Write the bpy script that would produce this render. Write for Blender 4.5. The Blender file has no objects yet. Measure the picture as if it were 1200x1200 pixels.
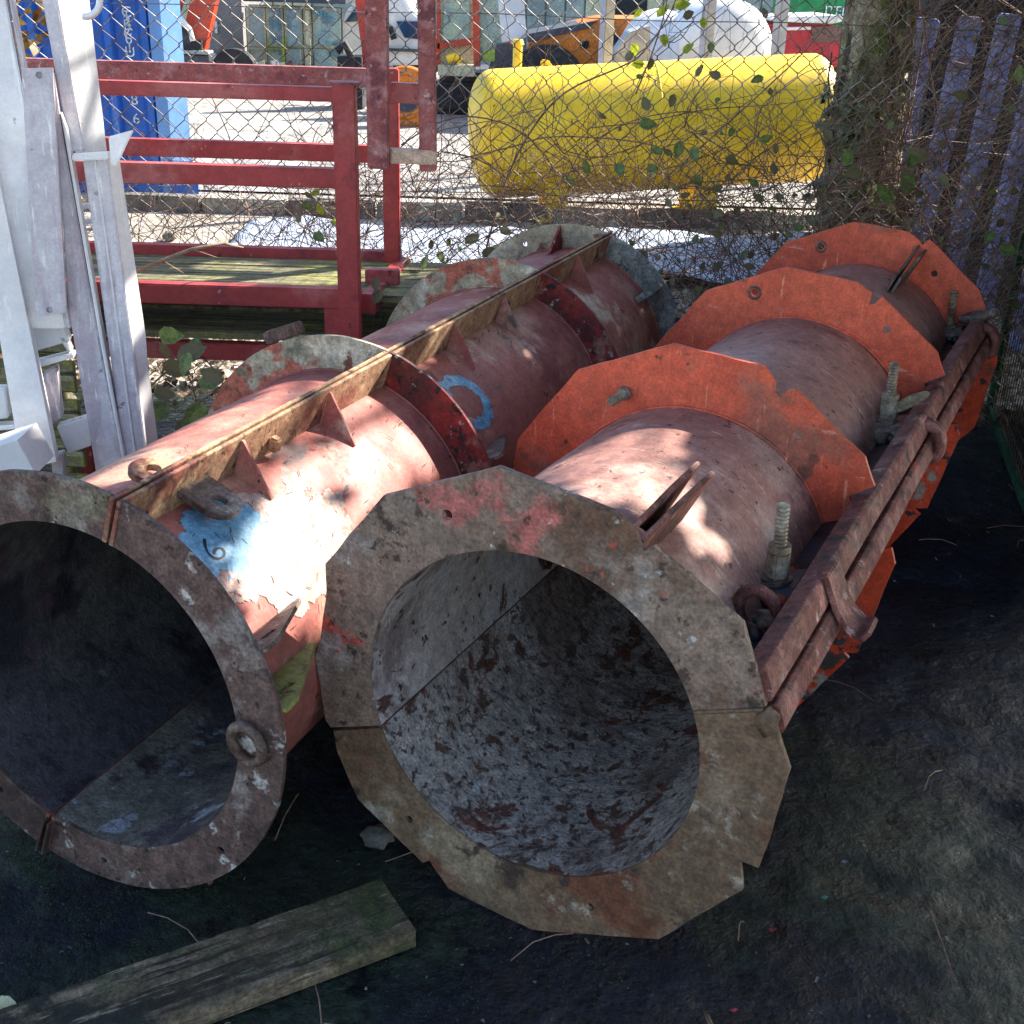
import bpy, bmesh, math, random
import numpy as np
from mathutils import Vector, Matrix, noise
R_ = math.radians
sc = bpy.context.scene
COL = sc.collection
random.seed(7)

# ------------------------------------------------------------------ camera
CAM_F, CAM_PITCH, CAM_ROLL, CAM_H = 1426.2, 0.4163, 0.0303, 1.6
_c, _s = math.cos(CAM_PITCH), math.sin(CAM_PITCH)
_F = Vector((0, _c, -_s)); _U0 = Vector((0, _s, _c)); _R0 = Vector((1, 0, 0))
_cr, _sr = math.cos(CAM_ROLL), math.sin(CAM_ROLL)
_R = _R0 * _cr + _U0 * _sr; _U = _U0 * _cr - _R0 * _sr
CAM = Vector((0, 0, CAM_H))
cd = bpy.data.cameras.new('camera'); co = bpy.data.objects.new('camera', cd); COL.objects.link(co)
m = Matrix((_R, _U, -_F)).transposed().to_4x4(); m.translation = CAM
co.matrix_world = m
cd.sensor_width = 36; cd.lens = 36 * CAM_F / 1200; cd.clip_start = .05; cd.clip_end = 500
sc.camera = co

# ------------------------------------------------------------------ light
SUN_AZ, SUN_EL = 55, 37
SUN = Vector((math.sin(R_(SUN_AZ)) * math.cos(R_(SUN_EL)), math.cos(R_(SUN_AZ)) * math.cos(R_(SUN_EL)), math.sin(R_(SUN_EL))))
w = bpy.data.worlds.new('World'); sc.world = w; w.use_nodes = True
nt = w.node_tree; bg = nt.nodes['Background']
sky = nt.nodes.new('ShaderNodeTexSky'); sky.sky_type = 'NISHITA'; sky.sun_disc = False
sky.sun_elevation = R_(SUN_EL); sky.sun_rotation = R_(SUN_AZ)
nt.links.new(sky.outputs[0], bg.inputs[0]); bg.inputs[1].default_value = 0.12
sd = bpy.data.lights.new('sun', 'SUN'); sd.energy = 5.0; sd.angle = R_(.53); sd.color = (1, .95, .87)
so = bpy.data.objects.new('sun', sd); COL.objects.link(so); so.rotation_euler = (-SUN).to_track_quat('-Z', 'Y').to_euler()
vs = sc.view_settings; vs.view_transform = 'Standard'; vs.look = 'None'; vs.exposure = 1.72; vs.gamma = 1; vs.use_curve_mapping = False
sc.render.engine = 'CYCLES'
sc.cycles.max_bounces = 6; sc.cycles.diffuse_bounces = 3; sc.cycles.glossy_bounces = 3; sc.cycles.transparent_max_bounces = 6

# rays through the fitted lens, for laying things out at real distances
def ray(px, py): return _R * ((px - 600) / CAM_F) - _U * ((py - 600) / CAM_F) + _F
def onY(px, py, y): d = ray(px, py); return CAM + d * (y / d.y)
def onZ(px, py, z): d = ray(px, py); return CAM + d * ((z - CAM_H) / d.z)
def onPl(px, py, pt, n): d = ray(px, py); return CAM + d * ((pt - CAM).dot(n) / d.dot(n))

# ------------------------------------------------------------------ materials
def hexc(h):
    h = h.lstrip('#'); v = [int(h[i:i+2], 16) / 255 for i in (0, 2, 4)]
    return tuple((x / 12.92 if x <= .04045 else ((x + .055) / 1.055) ** 2.4) for x in v) + (1,)
def col(c): return hexc(c) if isinstance(c, str) else (tuple(c) + (1,) if len(c) == 3 else c)
# layers: (colour, scale, lo, hi[, detail, stretch(3), distortion, offset])
def mat(name, base, layers=(), rough=.7, rvar=.15, metal=0, bump=.3, bscale=60, bdist=.002, bump2=None, spec=.5, trans=0, grit=.16):
    M = bpy.data.materials.new(name); M.use_nodes = True; t = M.node_tree; N = t.nodes; K = t.links
    b = N['Principled BSDF']; tc = N.new('ShaderNodeTexCoord')
    def nz(scale, detail=6, stretch=(1, 1, 1), dist=0, off=0, rgh=.6):
        mp = N.new('ShaderNodeMapping'); mp.inputs['Scale'].default_value = stretch; mp.inputs['Location'].default_value = (off, off * 1.7, off * .6)
        K.new(tc.outputs['Object'], mp.inputs['Vector'])
        n = N.new('ShaderNodeTexNoise'); n.inputs['Scale'].default_value = scale; n.inputs['Detail'].default_value = detail
        n.inputs['Roughness'].default_value = rgh; n.inputs['Distortion'].default_value = dist
        K.new(mp.outputs[0], n.inputs['Vector']); return n.outputs['Fac']
    def mr(src, lo, hi, a=0, z=1):
        r = N.new('ShaderNodeMapRange'); r.interpolation_type = 'SMOOTHSTEP'; r.inputs[1].default_value = lo; r.inputs[2].default_value = hi
        r.inputs[3].default_value = a; r.inputs[4].default_value = z; K.new(src, r.inputs[0]); return r.outputs[0]
    cur = N.new('ShaderNodeRGB'); cur.outputs[0].default_value = col(base); cur = cur.outputs[0]
    # gentle tonal variation on everything
    mv = N.new('ShaderNodeMixRGB'); mv.blend_type = 'MULTIPLY'; mv.inputs[0].default_value = 1
    v = N.new('ShaderNodeCombineXYZ'); q = mr(nz(3.1, 8, off=3.3), .3, .7, .82, 1.12)
    for i in range(3): K.new(q, v.inputs[i])
    K.new(cur, mv.inputs[1]); K.new(v.outputs[0], mv.inputs[2]); cur = mv.outputs[0]
    hmask = None
    for i, L in enumerate(layers):
        L = tuple(L) + (None,) * (8 - len(L))
        c, s, lo, hi = L[:4]; det = L[4] or 8; st = L[5] or (1, 1, 1); di = L[6] or 0; off = L[7] if L[7] is not None else i * 7.3 + 1
        g_ = 1.55; f = mr(nz(s, det, st, di, off, .65), .5 + (lo - .5) / g_, .5 + (hi - .5) / g_)
        mx = N.new('ShaderNodeMixRGB'); K.new(f, mx.inputs[0]); K.new(cur, mx.inputs[1]); mx.inputs[2].default_value = col(c); cur = mx.outputs[0]
        hmask = f
    if grit:
        for sc_, off_ in ((38, 2.2), (150, 4.4)):
            mg = N.new('ShaderNodeMixRGB'); mg.blend_type = 'MULTIPLY'; mg.inputs[0].default_value = 1; v = N.new('ShaderNodeCombineXYZ'); q = mr(nz(sc_, 4, off=off_), .32, .68, 1 - grit * 1.5, 1 + grit * 1.2)
            for i in range(3): K.new(q, v.inputs[i])
            K.new(cur, mg.inputs[1]); K.new(v.outputs[0], mg.inputs[2]); cur = mg.outputs[0]
    K.new(cur, b.inputs['Base Color'])
    K.new(mr(nz(9, 5, off=11), .3, .7, max(.03, rough - rvar), min(1, rough + rvar)), b.inputs['Roughness'])
    b.inputs['Metallic'].default_value = metal; b.inputs['Specular IOR Level'].default_value = spec
    if trans: b.inputs['Transmission Weight'].default_value = trans
    if bump:
        bn = N.new('ShaderNodeBump'); bn.inputs['Strength'].default_value = bump; bn.inputs['Distance'].default_value = bdist
        K.new(nz(bscale, 8, off=5, rgh=.7), bn.inputs['Height']); last = bn
        if bump2:
            b2 = N.new('ShaderNodeBump'); b2.inputs['Strength'].default_value = bump2[0]; b2.inputs['Distance'].default_value = bump2[2]
            K.new(nz(bump2[1], 8, off=9, rgh=.65), b2.inputs['Height']); K.new(bn.outputs[0], b2.inputs['Normal']); last = b2
        K.new(last.outputs[0], b.inputs['Normal'])
    return M
def leafmat(name, a, c2, rough=.45, t=.25):
    M = mat(name, a, [(c2, 6, .4, .62, 3)], rough, .1, 0, .25, 120, .001)
    b = M.node_tree.nodes['Principled BSDF']; tr = M.node_tree.nodes.new('ShaderNodeBsdfTranslucent'); mx = M.node_tree.nodes.new('ShaderNodeMixShader')
    K = M.node_tree.links; src = b.inputs['Base Color'].links[0].from_socket
    K.new(src, tr.inputs[0]); mx.inputs[0].default_value = t
    out = M.node_tree.nodes['Material Output']; K.new(b.outputs[0], mx.inputs[1]); K.new(tr.outputs[0], mx.inputs[2]); K.new(mx.outputs[0], out.inputs[0])
    return M

# ------------------------------------------------------------------ mesh helpers
class MB:
    def __init__(s): s.v = []; s.f = []; s.m = []
    def add(s, vs, fs, mi=0):
        o = len(s.v); s.v += [tuple(x) for x in vs]; s.f += [tuple(i + o for i in f) for f in fs]; s.m += [mi] * len(fs); return s
    def quad(s, a, b, c, d, mi=0): return s.add([a, b, c, d], [(0, 1, 2, 3)], mi)
    def box(s, c, size, X=(1, 0, 0), Y=(0, 1, 0), Z=(0, 0, 1), mi=0):
        c = Vector(c); X = Vector(X) * size[0] / 2; Y = Vector(Y) * size[1] / 2; Z = Vector(Z) * size[2] / 2
        v = [c + X * i + Y * j + Z * k for i in (-1, 1) for j in (-1, 1) for k in (-1, 1)]
        return s.add(v, [(0, 1, 3, 2), (4, 6, 7, 5), (0, 4, 5, 1), (2, 3, 7, 6), (0, 2, 6, 4), (1, 5, 7, 3)], mi)
    def beam(s, a, b, w, h, up=(0, 0, 1), mi=0):
        a = Vector(a); b = Vector(b); d = (b - a); L = d.length; d.normalize(); up = Vector(up); x = d.cross(up).normalized(); z = x.cross(d)
        return s.box((a + b) / 2, (w, L, h), x, d, z, mi)
    def prism(s, pts, ext, mi=0):      # polygon (3D pts) extruded by vector ext
        n = len(pts); ext = Vector(ext); P = [Vector(p) for p in pts]
        return s.add(P + [p + ext for p in P], [tuple(range(n)), tuple(range(2 * n - 1, n - 1, -1))] + [(i, i + n, (i + 1) % n + n, (i + 1) % n) for i in range(n)], mi)
    def tube(s, pts, r, n=6, cap=True, mi=0):
        P = [Vector(p) for p in pts]; rs = r if isinstance(r, (list, tuple)) else [r] * len(P); vs = []; up = None
        for i, p in enumerate(P):
            d = (P[min(i + 1, len(P) - 1)] - P[max(i - 1, 0)]).normalized()
            if up is None: up = Vector((0, 0, 1)) if abs(d.z) < .9 else Vector((1, 0, 0))
            x = d.cross(up).normalized(); up = x.cross(d).normalized()
            for k in range(n):
                a = 2 * math.pi * k / n; vs.append(p + (x * math.cos(a) + up * math.sin(a)) * rs[i])
        fs = [(i * n + k, i * n + (k + 1) % n, (i + 1) * n + (k + 1) % n, (i + 1) * n + k) for i in range(len(P) - 1) for k in range(n)]
        if cap: fs += [tuple(range(n - 1, -1, -1)), tuple(range((len(P) - 1) * n, len(P) * n))]
        return s.add(vs, fs, mi)
    def torus(s, c, r1, r2, X, Y, n1=28, n2=8, a0=0, a1=360, sy=1, mi=0):
        X = Vector(X).normalized(); Y = Vector(Y).normalized(); Z = X.cross(Y); c = Vector(c); full = abs(a1 - a0 - 360) < 1e-6
        m_ = n1 if full else n1 + 1; vs = []
        for i in range(m_):
            a = R_(a0 + (a1 - a0) * i / n1); d = X * math.cos(a) + Y * math.sin(a) * sy; dd = d.normalized()
            for k in range(n2):
                b = 2 * math.pi * k / n2; vs.append(c + d * r1 + dd * r2 * math.cos(b) + Z * r2 * math.sin(b))
        fs = [(i * n2 + k, ((i + 1) % m_) * n2 + k, ((i + 1) % m_) * n2 + (k + 1) % n2, i * n2 + (k + 1) % n2) for i in range(n1 if full else n1) for k in range(n2)]
        if not full: fs += [tuple(range(n2)), tuple(range((m_ - 1) * n2 + n2 - 1, (m_ - 1) * n2 - 1, -1))]
        return s.add(vs, fs, mi)
    def build(s, name, mats, parent=None, smooth=False, bevel=0, auto=None):
        me = bpy.data.meshes.new(name); me.from_pydata(s.v, [], s.f); me.update()
        for M in (mats if isinstance(mats, (list, tuple)) else [mats]): me.materials.append(M)
        if len(me.materials) > 1: me.polygons.foreach_set('material_index', s.m)
        if bevel:
            bm = bmesh.new(); bm.from_mesh(me); bmesh.ops.remove_doubles(bm, verts=bm.verts, dist=1e-6); bmesh.ops.recalc_face_normals(bm, faces=bm.faces)
            es = [e for e in bm.edges if e.is_manifold and e.calc_face_angle(0) > .5]
            bmesh.ops.bevel(bm, geom=es, offset=bevel, segments=2, affect='EDGES', clamp_overlap=True); bm.to_mesh(me); bm.free()
        if smooth:
            me.polygons.foreach_set('use_smooth', [True] * len(me.polygons)); me.update()
            if auto: me.set_sharp_from_angle(angle=R_(auto))
        o = bpy.data.objects.new(name, me); COL.objects.link(o)
        if parent: o.parent = parent
        return o
def recalc(o):
    bm = bmesh.new(); bm.from_mesh(o.data); bmesh.ops.recalc_face_normals(bm, faces=bm.faces); bm.to_mesh(o.data); bm.free(); return o
def tag(o, label=None, cat=None, group=None, kind=None):
    if label: o['label'] = label
    if cat: o['category'] = cat
    if group: o['group'] = group
    if kind: o['kind'] = kind
    return o
def empty(name, loc=(0, 0, 0), rz=0, label=None, cat=None, group=None):
    o = bpy.data.objects.new(name, None); COL.objects.link(o); o.location = loc; o.rotation_euler = (0, 0, rz); o.empty_display_size = .1
    return tag(o, label, cat, group)
def cut(o, cutter_mb):
    c = cutter_mb.build('cutter', []) if False else None
    me = bpy.data.meshes.new('cutter'); me.from_pydata(cutter_mb.v, [], cutter_mb.f)
    bm = bmesh.new(); bm.from_mesh(me); bmesh.ops.recalc_face_normals(bm, faces=bm.faces); bm.to_mesh(me); bm.free()
    c = bpy.data.objects.new('cutter', me); COL.objects.link(c); recalc(o)
    c.matrix_world = Matrix()
    par = o.parent; o.parent = None
    md = o.modifiers.new('b', 'BOOLEAN'); md.object = c; md.operation = 'DIFFERENCE'; md.solver = 'EXACT'
    bpy.context.view_layer.update(); dg = bpy.context.evaluated_depsgraph_get()
    nm = bpy.data.meshes.new_from_object(o.evaluated_get(dg)); o.modifiers.clear(); old = o.data; o.data = nm; nm.name = o.name
    bpy.data.meshes.remove(old); bpy.data.objects.remove(c); bpy.data.meshes.remove(me); o.parent = par
    return o
def blob(name, c, size, M, parent=None, sub=3, amp=.25, freq=2.5, seed=0, smooth=True):
    bm = bmesh.new(); bmesh.ops.create_icosphere(bm, subdivisions=sub, radius=1)
    for v in bm.verts:
        n = v.co.normalized(); k = 1 + amp * noise.noise(n * freq + Vector((seed, seed * 2.1, 0))) + amp * .4 * noise.noise(n * freq * 3 + Vector((seed, 5, 1)))
        v.co = Vector((n.x * size[0], n.y * size[1], n.z * size[2])) * k + Vector(c)
    me = bpy.data.meshes.new(name); bm.to_mesh(me); bm.free(); me.materials.append(M)
    if smooth: me.polygons.foreach_set('use_smooth', [True] * len(me.polygons))
    o = bpy.data.objects.new(name, me); COL.objects.link(o)
    if parent: o.parent = parent
    return o

# ------------------------------------------------------------------ material library
M_grey = mat('scoured_grey_steel', '#87705f', [('#a1988f', 3.0, .52, .70, 13), ('#6b4c38', 3.4, .54, .7, 13), ('#b8665c', 3.6, .63, .74, 13), ('#bb5044', 9, .66, .72, 12), ('#4a382e', 22, .60, .72, 11), ('#c4beb6', 24, .67, .78, 11)], .66, .15, .0, .8, 90, .003, (.6, 18, .005), grit=.2)
M_mud = mat('muddy_brown_steel', '#745a43', [('#8e7a62', 4, .5, .7, 12), ('#6d3f28', 3.2, .52, .66, 13), ('#9d907e', 13, .62, .76, 11), ('#45332a', 10, .6, .72, 12), ('#7f8454', 2.2, .74, .82, 11)], .75, .15, 0, .8, 80, .003, (.7, 14, .006), grit=.2)
M_ringL = mat('crusted_ring_steel', '#664d44', [('#877970', 7, .54, .66, 13), ('#b4aaa0', 15, .62, .70, 13), ('#443029', 5, .56, .7, 12), ('#857c60', 1.6, .62, .74, 11), ('#33261f', 40, .64, .74)], .78, .12, 0, .9, 110, .003, (.7, 24, .006), grit=.24)
M_orange = mat('orange_red_paint', '#db6040', [('#cd5438', 2.5, .42, .62, 10), ('#a8604a', 3.4, .56, .74, 12), ('#7a4a38', 9, .68, .78, 12), ('#e88c68', 7, .68, .78, 8, (8, 1, 1)), ('#e2937a', 7, .7, .79, 8, (1, 1, 7)), ('#4a342c', 26, .74, .82, 10)], .55, .15, 0, .4, 120, .0015, (.4, 9, .005), grit=.12)
M_orange2 = mat('chipped_orange_paint', '#c8421f', [('#8a4030', 5, .6, .74), ('#3f3a36', 5, .61, .64, 11), ('#2b2827', 14, .64, .68, 10), ('#8c8a80', 4, .70, .76, 10)], .55, .15, 0, .4, 90, .0015)
M_pink = mat('faded_red_oxide_shell', '#a87567', [('#94685c', 2.2, .42, .62, 10), ('#bd9484', 3.4, .54, .7, 10), ('#7d5348', 5, .62, .76, 10), ('#caa898', 12, .68, .77, 8, (1, 5, 1)), ('#583a32', 34, .68, .74)], .6, .15, 0, .4, 100, .0015, (.4, 10, .004), grit=.12)
M_redL = mat('red_oxide_shell_paint', '#ab6457', [('#c2907a', 1.6, .52, .68, 11), ('#8f4d48', 2.4, .54, .7, 11), ('#cfb39a', 4, .63, .76, 11), ('#75605a', 8, .66, .78, 10, (1, .4, 1)), ('#3c2b28', 40, .72, .78, 8, (1, .5, 1))], .62, .15, 0, .4, 100, .0015, (.4, 9, .004), grit=.1)
M_railL = mat('tan_rusted_rail', '#a07a5c', [('#86503f', 4, .52, .66), ('#bd9a72', 8, .55, .68), ('#63382e', 10, .62, .72), ('#3a2822', 35, .66, .73)], .75, .12, 0, .6, 90, .002, grit=.2)
M_railR = mat('worn_salmon_bar', '#7e483c', [('#9a6659', 10, .52, .66, 11), ('#5a362d', 5, .52, .7, 11), ('#b08c80', 22, .66, .76, 10), ('#3c2b26', 14, .62, .74, 11), ('#a8402e', 4, .66, .76, 10)], .7, .15, 0, .8, 90, .004, (.6, 25, .006), grit=.22)
M_cream = mat('cream_over_red_ring', '#ad9f84', [('#b0604a', 4.5, .55, .62, 12), ('#c9c0a8', 6, .55, .66, 11), ('#7a4a38', 9, .6, .68, 12), ('#77765f', 12, .64, .72, 11)], .75, .12, 0, .7, 100, .003, grit=.18)
M_redspot = mat('blistered_red_ring', '#8e2f28', [('#5b2722', 9, .5, .62), ('#27201f', 24, .58, .64), ('#a9a49b', 40, .68, .71), ('#9b6a58', 6, .62, .72)], .7, .12, 0, .6, 60, .003)
M_greyring = mat('cement_grey_ring', '#848178', [('#a09d92', 6, .5, .62), ('#4b4742', 8, .56, .66, 12), ('#b5b2a8', 22, .64, .74)], .85, .1, 0, .8, 80, .003, grit=.25)
M_inR = mat('scaled_grey_lining', '#bdb0a5', [('#c6beb8', 2.2, .5, .7, 11), ('#8d7c73', 2.6, .52, .7, 13), ('#7a4638', 9, .60, .66, 14, (1, .8, 1), .9), ('#6b4d40', 26, .57, .67, 14, (1, .8, 1), .5), ('#5a4740', 60, .57, .68, 13, (1, .8, 1), .4), ('#bd5a52', 2.7, .74, .82, 12), ('#ccc9cc', 9, .72, .82)], .45, .14, .0, 1, 60, .010, (1, 22, .016), grit=.22)
M_inR2 = mat('pinkish_grey_lining', '#c2b3aa', [('#c0b8b6', 2.2, .48, .68, 11), ('#8a7872', 3, .54, .7, 12), ('#b4483e', 3.2, .60, .66, 13, (1, .6, 1), .6), ('#5a3a32', 6, .60, .66, 14, (1, .8, 1), .8), ('#3a2c2a', 34, .66, .72, 13)], .55, .14, .0, .7, 55, .006, (.6, 16, .008), grit=.14)
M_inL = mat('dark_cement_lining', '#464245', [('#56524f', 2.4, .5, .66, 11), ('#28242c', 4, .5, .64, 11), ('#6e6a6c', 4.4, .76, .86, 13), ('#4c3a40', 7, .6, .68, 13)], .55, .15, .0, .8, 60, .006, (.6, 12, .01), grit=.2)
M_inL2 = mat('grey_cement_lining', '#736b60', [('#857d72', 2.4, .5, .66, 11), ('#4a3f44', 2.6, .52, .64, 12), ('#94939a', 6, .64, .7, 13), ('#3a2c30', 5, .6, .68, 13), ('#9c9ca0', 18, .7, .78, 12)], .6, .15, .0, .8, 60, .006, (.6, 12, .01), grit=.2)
M_rust = mat('bare_rusty_steel', '#6b584c', [('#8c7a6c', 9, .5, .62), ('#573428', 6, .54, .66), ('#9c958a', 24, .64, .74)], .65, .15, .1, .7, 100, .002, grit=.25)
M_bolt = mat('dull_plated_bolt', '#8c7a62', [('#a89c84', 14, .5, .64), ('#63432f', 9, .58, .7)], .6, .15, .1, .5, 120, .001, grit=.2)
M_oil = mat('oil_black_plate', '#15171d', [('#2b3038', 5, .5, .66), ('#3c2228', 7, .62, .7)], .35, .15, .1, .5, 70, .003)
M_blue = mat('sky_blue_marking_paint', '#6f9fba', [('#96b8c8', 5, .5, .66, 11), ('#b88478', 9, .66, .71, 12), ('#3f78a4', 9, .62, .72)], .65, .1, 0, .3, 100, .001)
M_paleblue_sun = mat('pale_blue_sunlit_wash', '#c2a292', [('#9fbccb', 3.4, .54, .68, 12), ('#b07c6c', 6, .6, .7, 12), ('#d2c4b8', 9, .58, .72), ('#3c3430', 60, .72, .78)], .65, .1, 0, .3, 100, .001)  # pale blue paint, with the bleached look of sunlit shell in its base colour
M_black = mat('black_mark', '#15161c', [], .6, .1, 0, 0)
M_alu = mat('bright_aluminium', (.92, .89, .87), [((.80, .78, .77), 3, .5, .7, 6, (1, 1, .15)), ((.95, .94, .92), 12, .6, .72, 6, (3, 3, .1)), ((.5, .47, .44), 30, .76, .82, 8)], .42, .1, .15, .12, 60, .0006, grit=.03)
M_alup = mat('dull_mill_aluminium', (.66, .62, .64), [((.52, .44, .47), 4, .46, .64, 7, (5, 5, .25)), ((.84, .81, .79), 9, .62, .74, 7, (8, 8, .3)), ((.3, .27, .27), 30, .72, .78)], .5, .1, .15, .15, 60, .0006, grit=.06)
M_frame = mat('crimson_frame_paint', '#a63c3a', [('#b5605a', 3, .52, .7, 10), ('#883038', 6, .58, .72), ('#bd8f88', 22, .74, .8), ('#5a2f2c', 26, .74, .8)], .55, .12, 0, .4, 90, .001, grit=.08)
M_frame2 = mat('weathered_crimson_paint', '#a05650', [('#a8706e', 16, .5, .66, 10), ('#7a3c40', 10, .54, .68, 10), ('#c0a098', 46, .66, .76), ('#4f2a2a', 30, .7, .76)], .65, .12, 0, .6, 110, .0015, grit=.14)
M_wood = mat('mossy_board', '#77704e', [('#8c8a4a', 3, .45, .6), ('#55573a', 8, .5, .64, 6, (.3, 3, 3)), ('#a09878', 12, .6, .7, 6, (.2, 6, 6)), ('#3f3b2c', 14, .6, .7, 6, (.3, 5, 5))], .85, .1, 0, .5, 60, .002)
M_plank = mat('weathered_plank', '#66553f', [('#7d6c58', 5, .46, .62, 10, (.25, 2.5, 2)), ('#3d3324', 8, .5, .66, 10, (.2, 3, 3)), ('#454a2a', 2.2, .55, .7, 12), ('#26261f', 4, .56, .7, 12), ('#94866f', 20, .63, .74, 8, (.25, 3, 3)), ('#2a2219', 30, .6, .7, 8, (.12, 3, 3))], .9, .1, 0, .9, 50, .004, (.7, 9, .006), grit=.25)
M_endgrain = mat('board_end', '#5c4e33', [('#39301f', 20, .5, .6)], .9, .05, 0, .5, 60, .002)
M_wire = mat('galvanised_wire', '#857d76', [('#5a4a42', 9, .5, .64), ('#b0aaa4', 6, .58, .72)], .5, .15, .4, 0)
M_gpost = mat('grey_galvanised_post', '#a3a6ad', [('#8d9099', 5, .5, .7)], .5, .1, .3, .1, grit=.04)
M_yellow = mat('yellow_tank_paint', '#ffd22a', [('#fac41a', 1.2, .5, .7), ('#c49a20', 5, .68, .82, 12, (.3, .3, 2.5)), ('#7a5c20', 16, .74, .8, 10, (2, 2, .4))], .5, .1, 0, .2, 60, .001, grit=.03)
M_twig = mat('dry_bramble_stem', '#86695a', [('#a1856e', 8, .54, .68), ('#5c3338', 5, .56, .7)], .85, .1, 0, 0)
M_twigpale = mat('pale_dead_stem', '#a18a70', [('#7b654f', 8, .5, .65)], .85, .1, 0, 0)
M_leaf = leafmat('bramble_leaf_green', '#5c7038', '#7a8a4c')
M_leafd = leafmat('bramble_leaf_dull', '#6a6e4c', '#7e6f4c')
M_leafy = leafmat('sunlit_yellow_leaf', '#b3b52a', '#8a9a26', .5, .4)
M_ivy = leafmat('dull_ivy_leaf', '#56683f', '#7d7a54')
M_crown = leafmat('crown_leaf', '#39502a', '#4d6632', .5, .2)
M_bark = mat('mossy_bark', '#9c8c70', [('#b0a88a', 6, .46, .62, 10, (1, 1, .4)), ('#6b7340', 3, .52, .66, 10), ('#3f352a', 12, .56, .66, 10, (1, 1, .3)), ('#ada286', 18, .64, .74)], .95, .05, 0, 1, 30, .012, (.9, 9, .02), grit=.25)
M_cont = mat('blue_container_paint', '#2b66bd', [('#3a78c9', 2, .5, .7), ('#1f53a0', 4, .58, .72)], .5, .1, 0, .1, grit=.04)
M_contLit = mat('sunlit_blue_container_post', '#6d9cd6', [('#84ade0', 2, .5, .7)], .5, .1, 0, .1, grit=.04)  # container blue lightened in colour for the sun on its corner
M_white = mat('white_paint', '#e2e0dc', [('#cfcdc8', 3, .5, .7), ('#a8a294', 8, .7, .8, 10, (2, 2, .4))], .45, .1, 0, .1, grit=.02)
M_pale = mat('pale_sheet', '#a3adbd', [('#bcc3cd', 1.4, .48, .68), ('#8a95a6', 3, .56, .72, 11), ('#77705f', 7, .64, .74, 12)], .6, .1, 0, .5, 12, .03, grit=.1)
M_digor = mat('orange_plant_paint', '#d9791a', [('#c2660f', 2, .5, .7), ('#7a4a22', 12, .66, .74)], .45, .1, 0, .1)
M_digred = mat('red_orange_arm_paint', '#c2401f', [('#a63a20', 3, .5, .7), ('#6a2f20', 10, .66, .74)], .45, .1, 0, .1)
M_dark = mat('dark_rubber', '#1d1d20', [('#38383a', 6, .56, .7)], .7, .1, 0, .3, 20, .01)
M_dkgrey = mat('dark_grey_metal', '#3a3f48', [('#4a505a', 4, .5, .7)], .6, .1, 0, .1)
M_greyw = mat('grey_panel', '#7c7a78', [('#8a8886', 2, .5, .7)], .7, .1, 0, .1)
M_clad = mat('grey_cladding', '#9aa39c', [('#7f8a86', 2, .5, .7), ('#b3b7a8', 4, .6, .75)], .6, .1, 0, .1)
M_clad2 = mat('cream_cladding', '#c9c3a0', [('#aeb090', 2, .5, .7)], .6, .1, 0, .1)
M_glass = mat('tinted_glazing', '#8aa39a', [('#a8b89a', 1.5, .45, .65), ('#5f7c7a', 2.5, .58, .7)], .15, .05, 0, 0)
M_wind = mat('dark_windscreen', '#26405a', [], .1, .03, 0, 0)
M_green = mat('green_cabin_paint', '#12894a', [('#1a9b58', 2, .5, .7)], .5, .1, 0, .1)
M_redcar = mat('red_body_paint', '#b01f30', [('#8d1a28', 2, .5, .7)], .3, .1, 0, 0)
M_pal = mat('blue_palisade_paint', '#7280bd', [('#8592cc', 6, .52, .68), ('#6d6a88', 9, .58, .7, 11), ('#2c3350', 14, .64, .72, 11)], .65, .1, 0, .3, grit=.15)
M_gapshade = mat('gap_shade_board', '#14161c', [('#20242c', 4, .5, .66)], .8, .1, 0, .3)  # near-black colour stands for the shade behind the pales
M_gframe = mat('green_mesh_frame_paint', '#1f5a38', [('#2c6e48', 6, .5, .66), ('#173b28', 9, .56, .68)], .55, .1, 0, .3)
M_gwire = mat('rusty_mesh_wire', '#5a3f2e', [('#8a7058', 9, .5, .64), ('#2f4a34', 5, .54, .66)], .6, .1, .3, 0)
M_brown = mat('brown_timber_screen', '#3f2417', [('#573221', 5, .5, .66, 6, (4, 4, .4)), ('#23150f', 9, .54, .68, 6, (5, 5, .3))], .85, .1, 0, .5, 40, .003)
M_beech = leafmat('brown_hedge_leaf', '#8a6a1e', '#5a3a14', .5, .35)
M_stone = mat('grey_stone', '#6b665e', [('#8a857c', 7, .5, .64), ('#3f4038', 5, .54, .66)], .9, .05, 0, .8, 40, .004)
# ground: near-black oily yard dirt, and the pale sunlit yard beyond the fence
M_ground = mat('oily_black_yard', (.005, .008, .016), [((.010, .018, .034), 2.2, .46, .66, 11), ((.019, .025, .032), 3.3, .60, .76, 13), ((.022, .034, .024), .9, .50, .62, 12, (1, 1, 1), 0, 2.9), ((.045, .046, .042), 7, .68, .8, 13), ((.002, .003, .006), 9, .56, .7, 12), ((.16, .16, .16), 70, .79, .82, 4)], .42, .2, 0, .9, 40, .01, (.9, 11, .03), .25, grit=.3)
M_yard = mat('pale_concrete_yard', '#a89e90', [('#8f8678', 1.2, .45, .62), ('#c2bab0', 2.5, .54, .68), ('#6b6156', 5, .6, .72), ('#514a42', 14, .66, .73)], .9, .05, 0, .6, 30, .01)
M_litter = mat('dry_leaf_litter', '#8d7a62', [('#b3a288', 6, .46, .62), ('#5c4c3c', 8, .52, .66), ('#cfc6b6', 14, .62, .7)], .95, .05, 0, 1, 25, .03)

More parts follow.
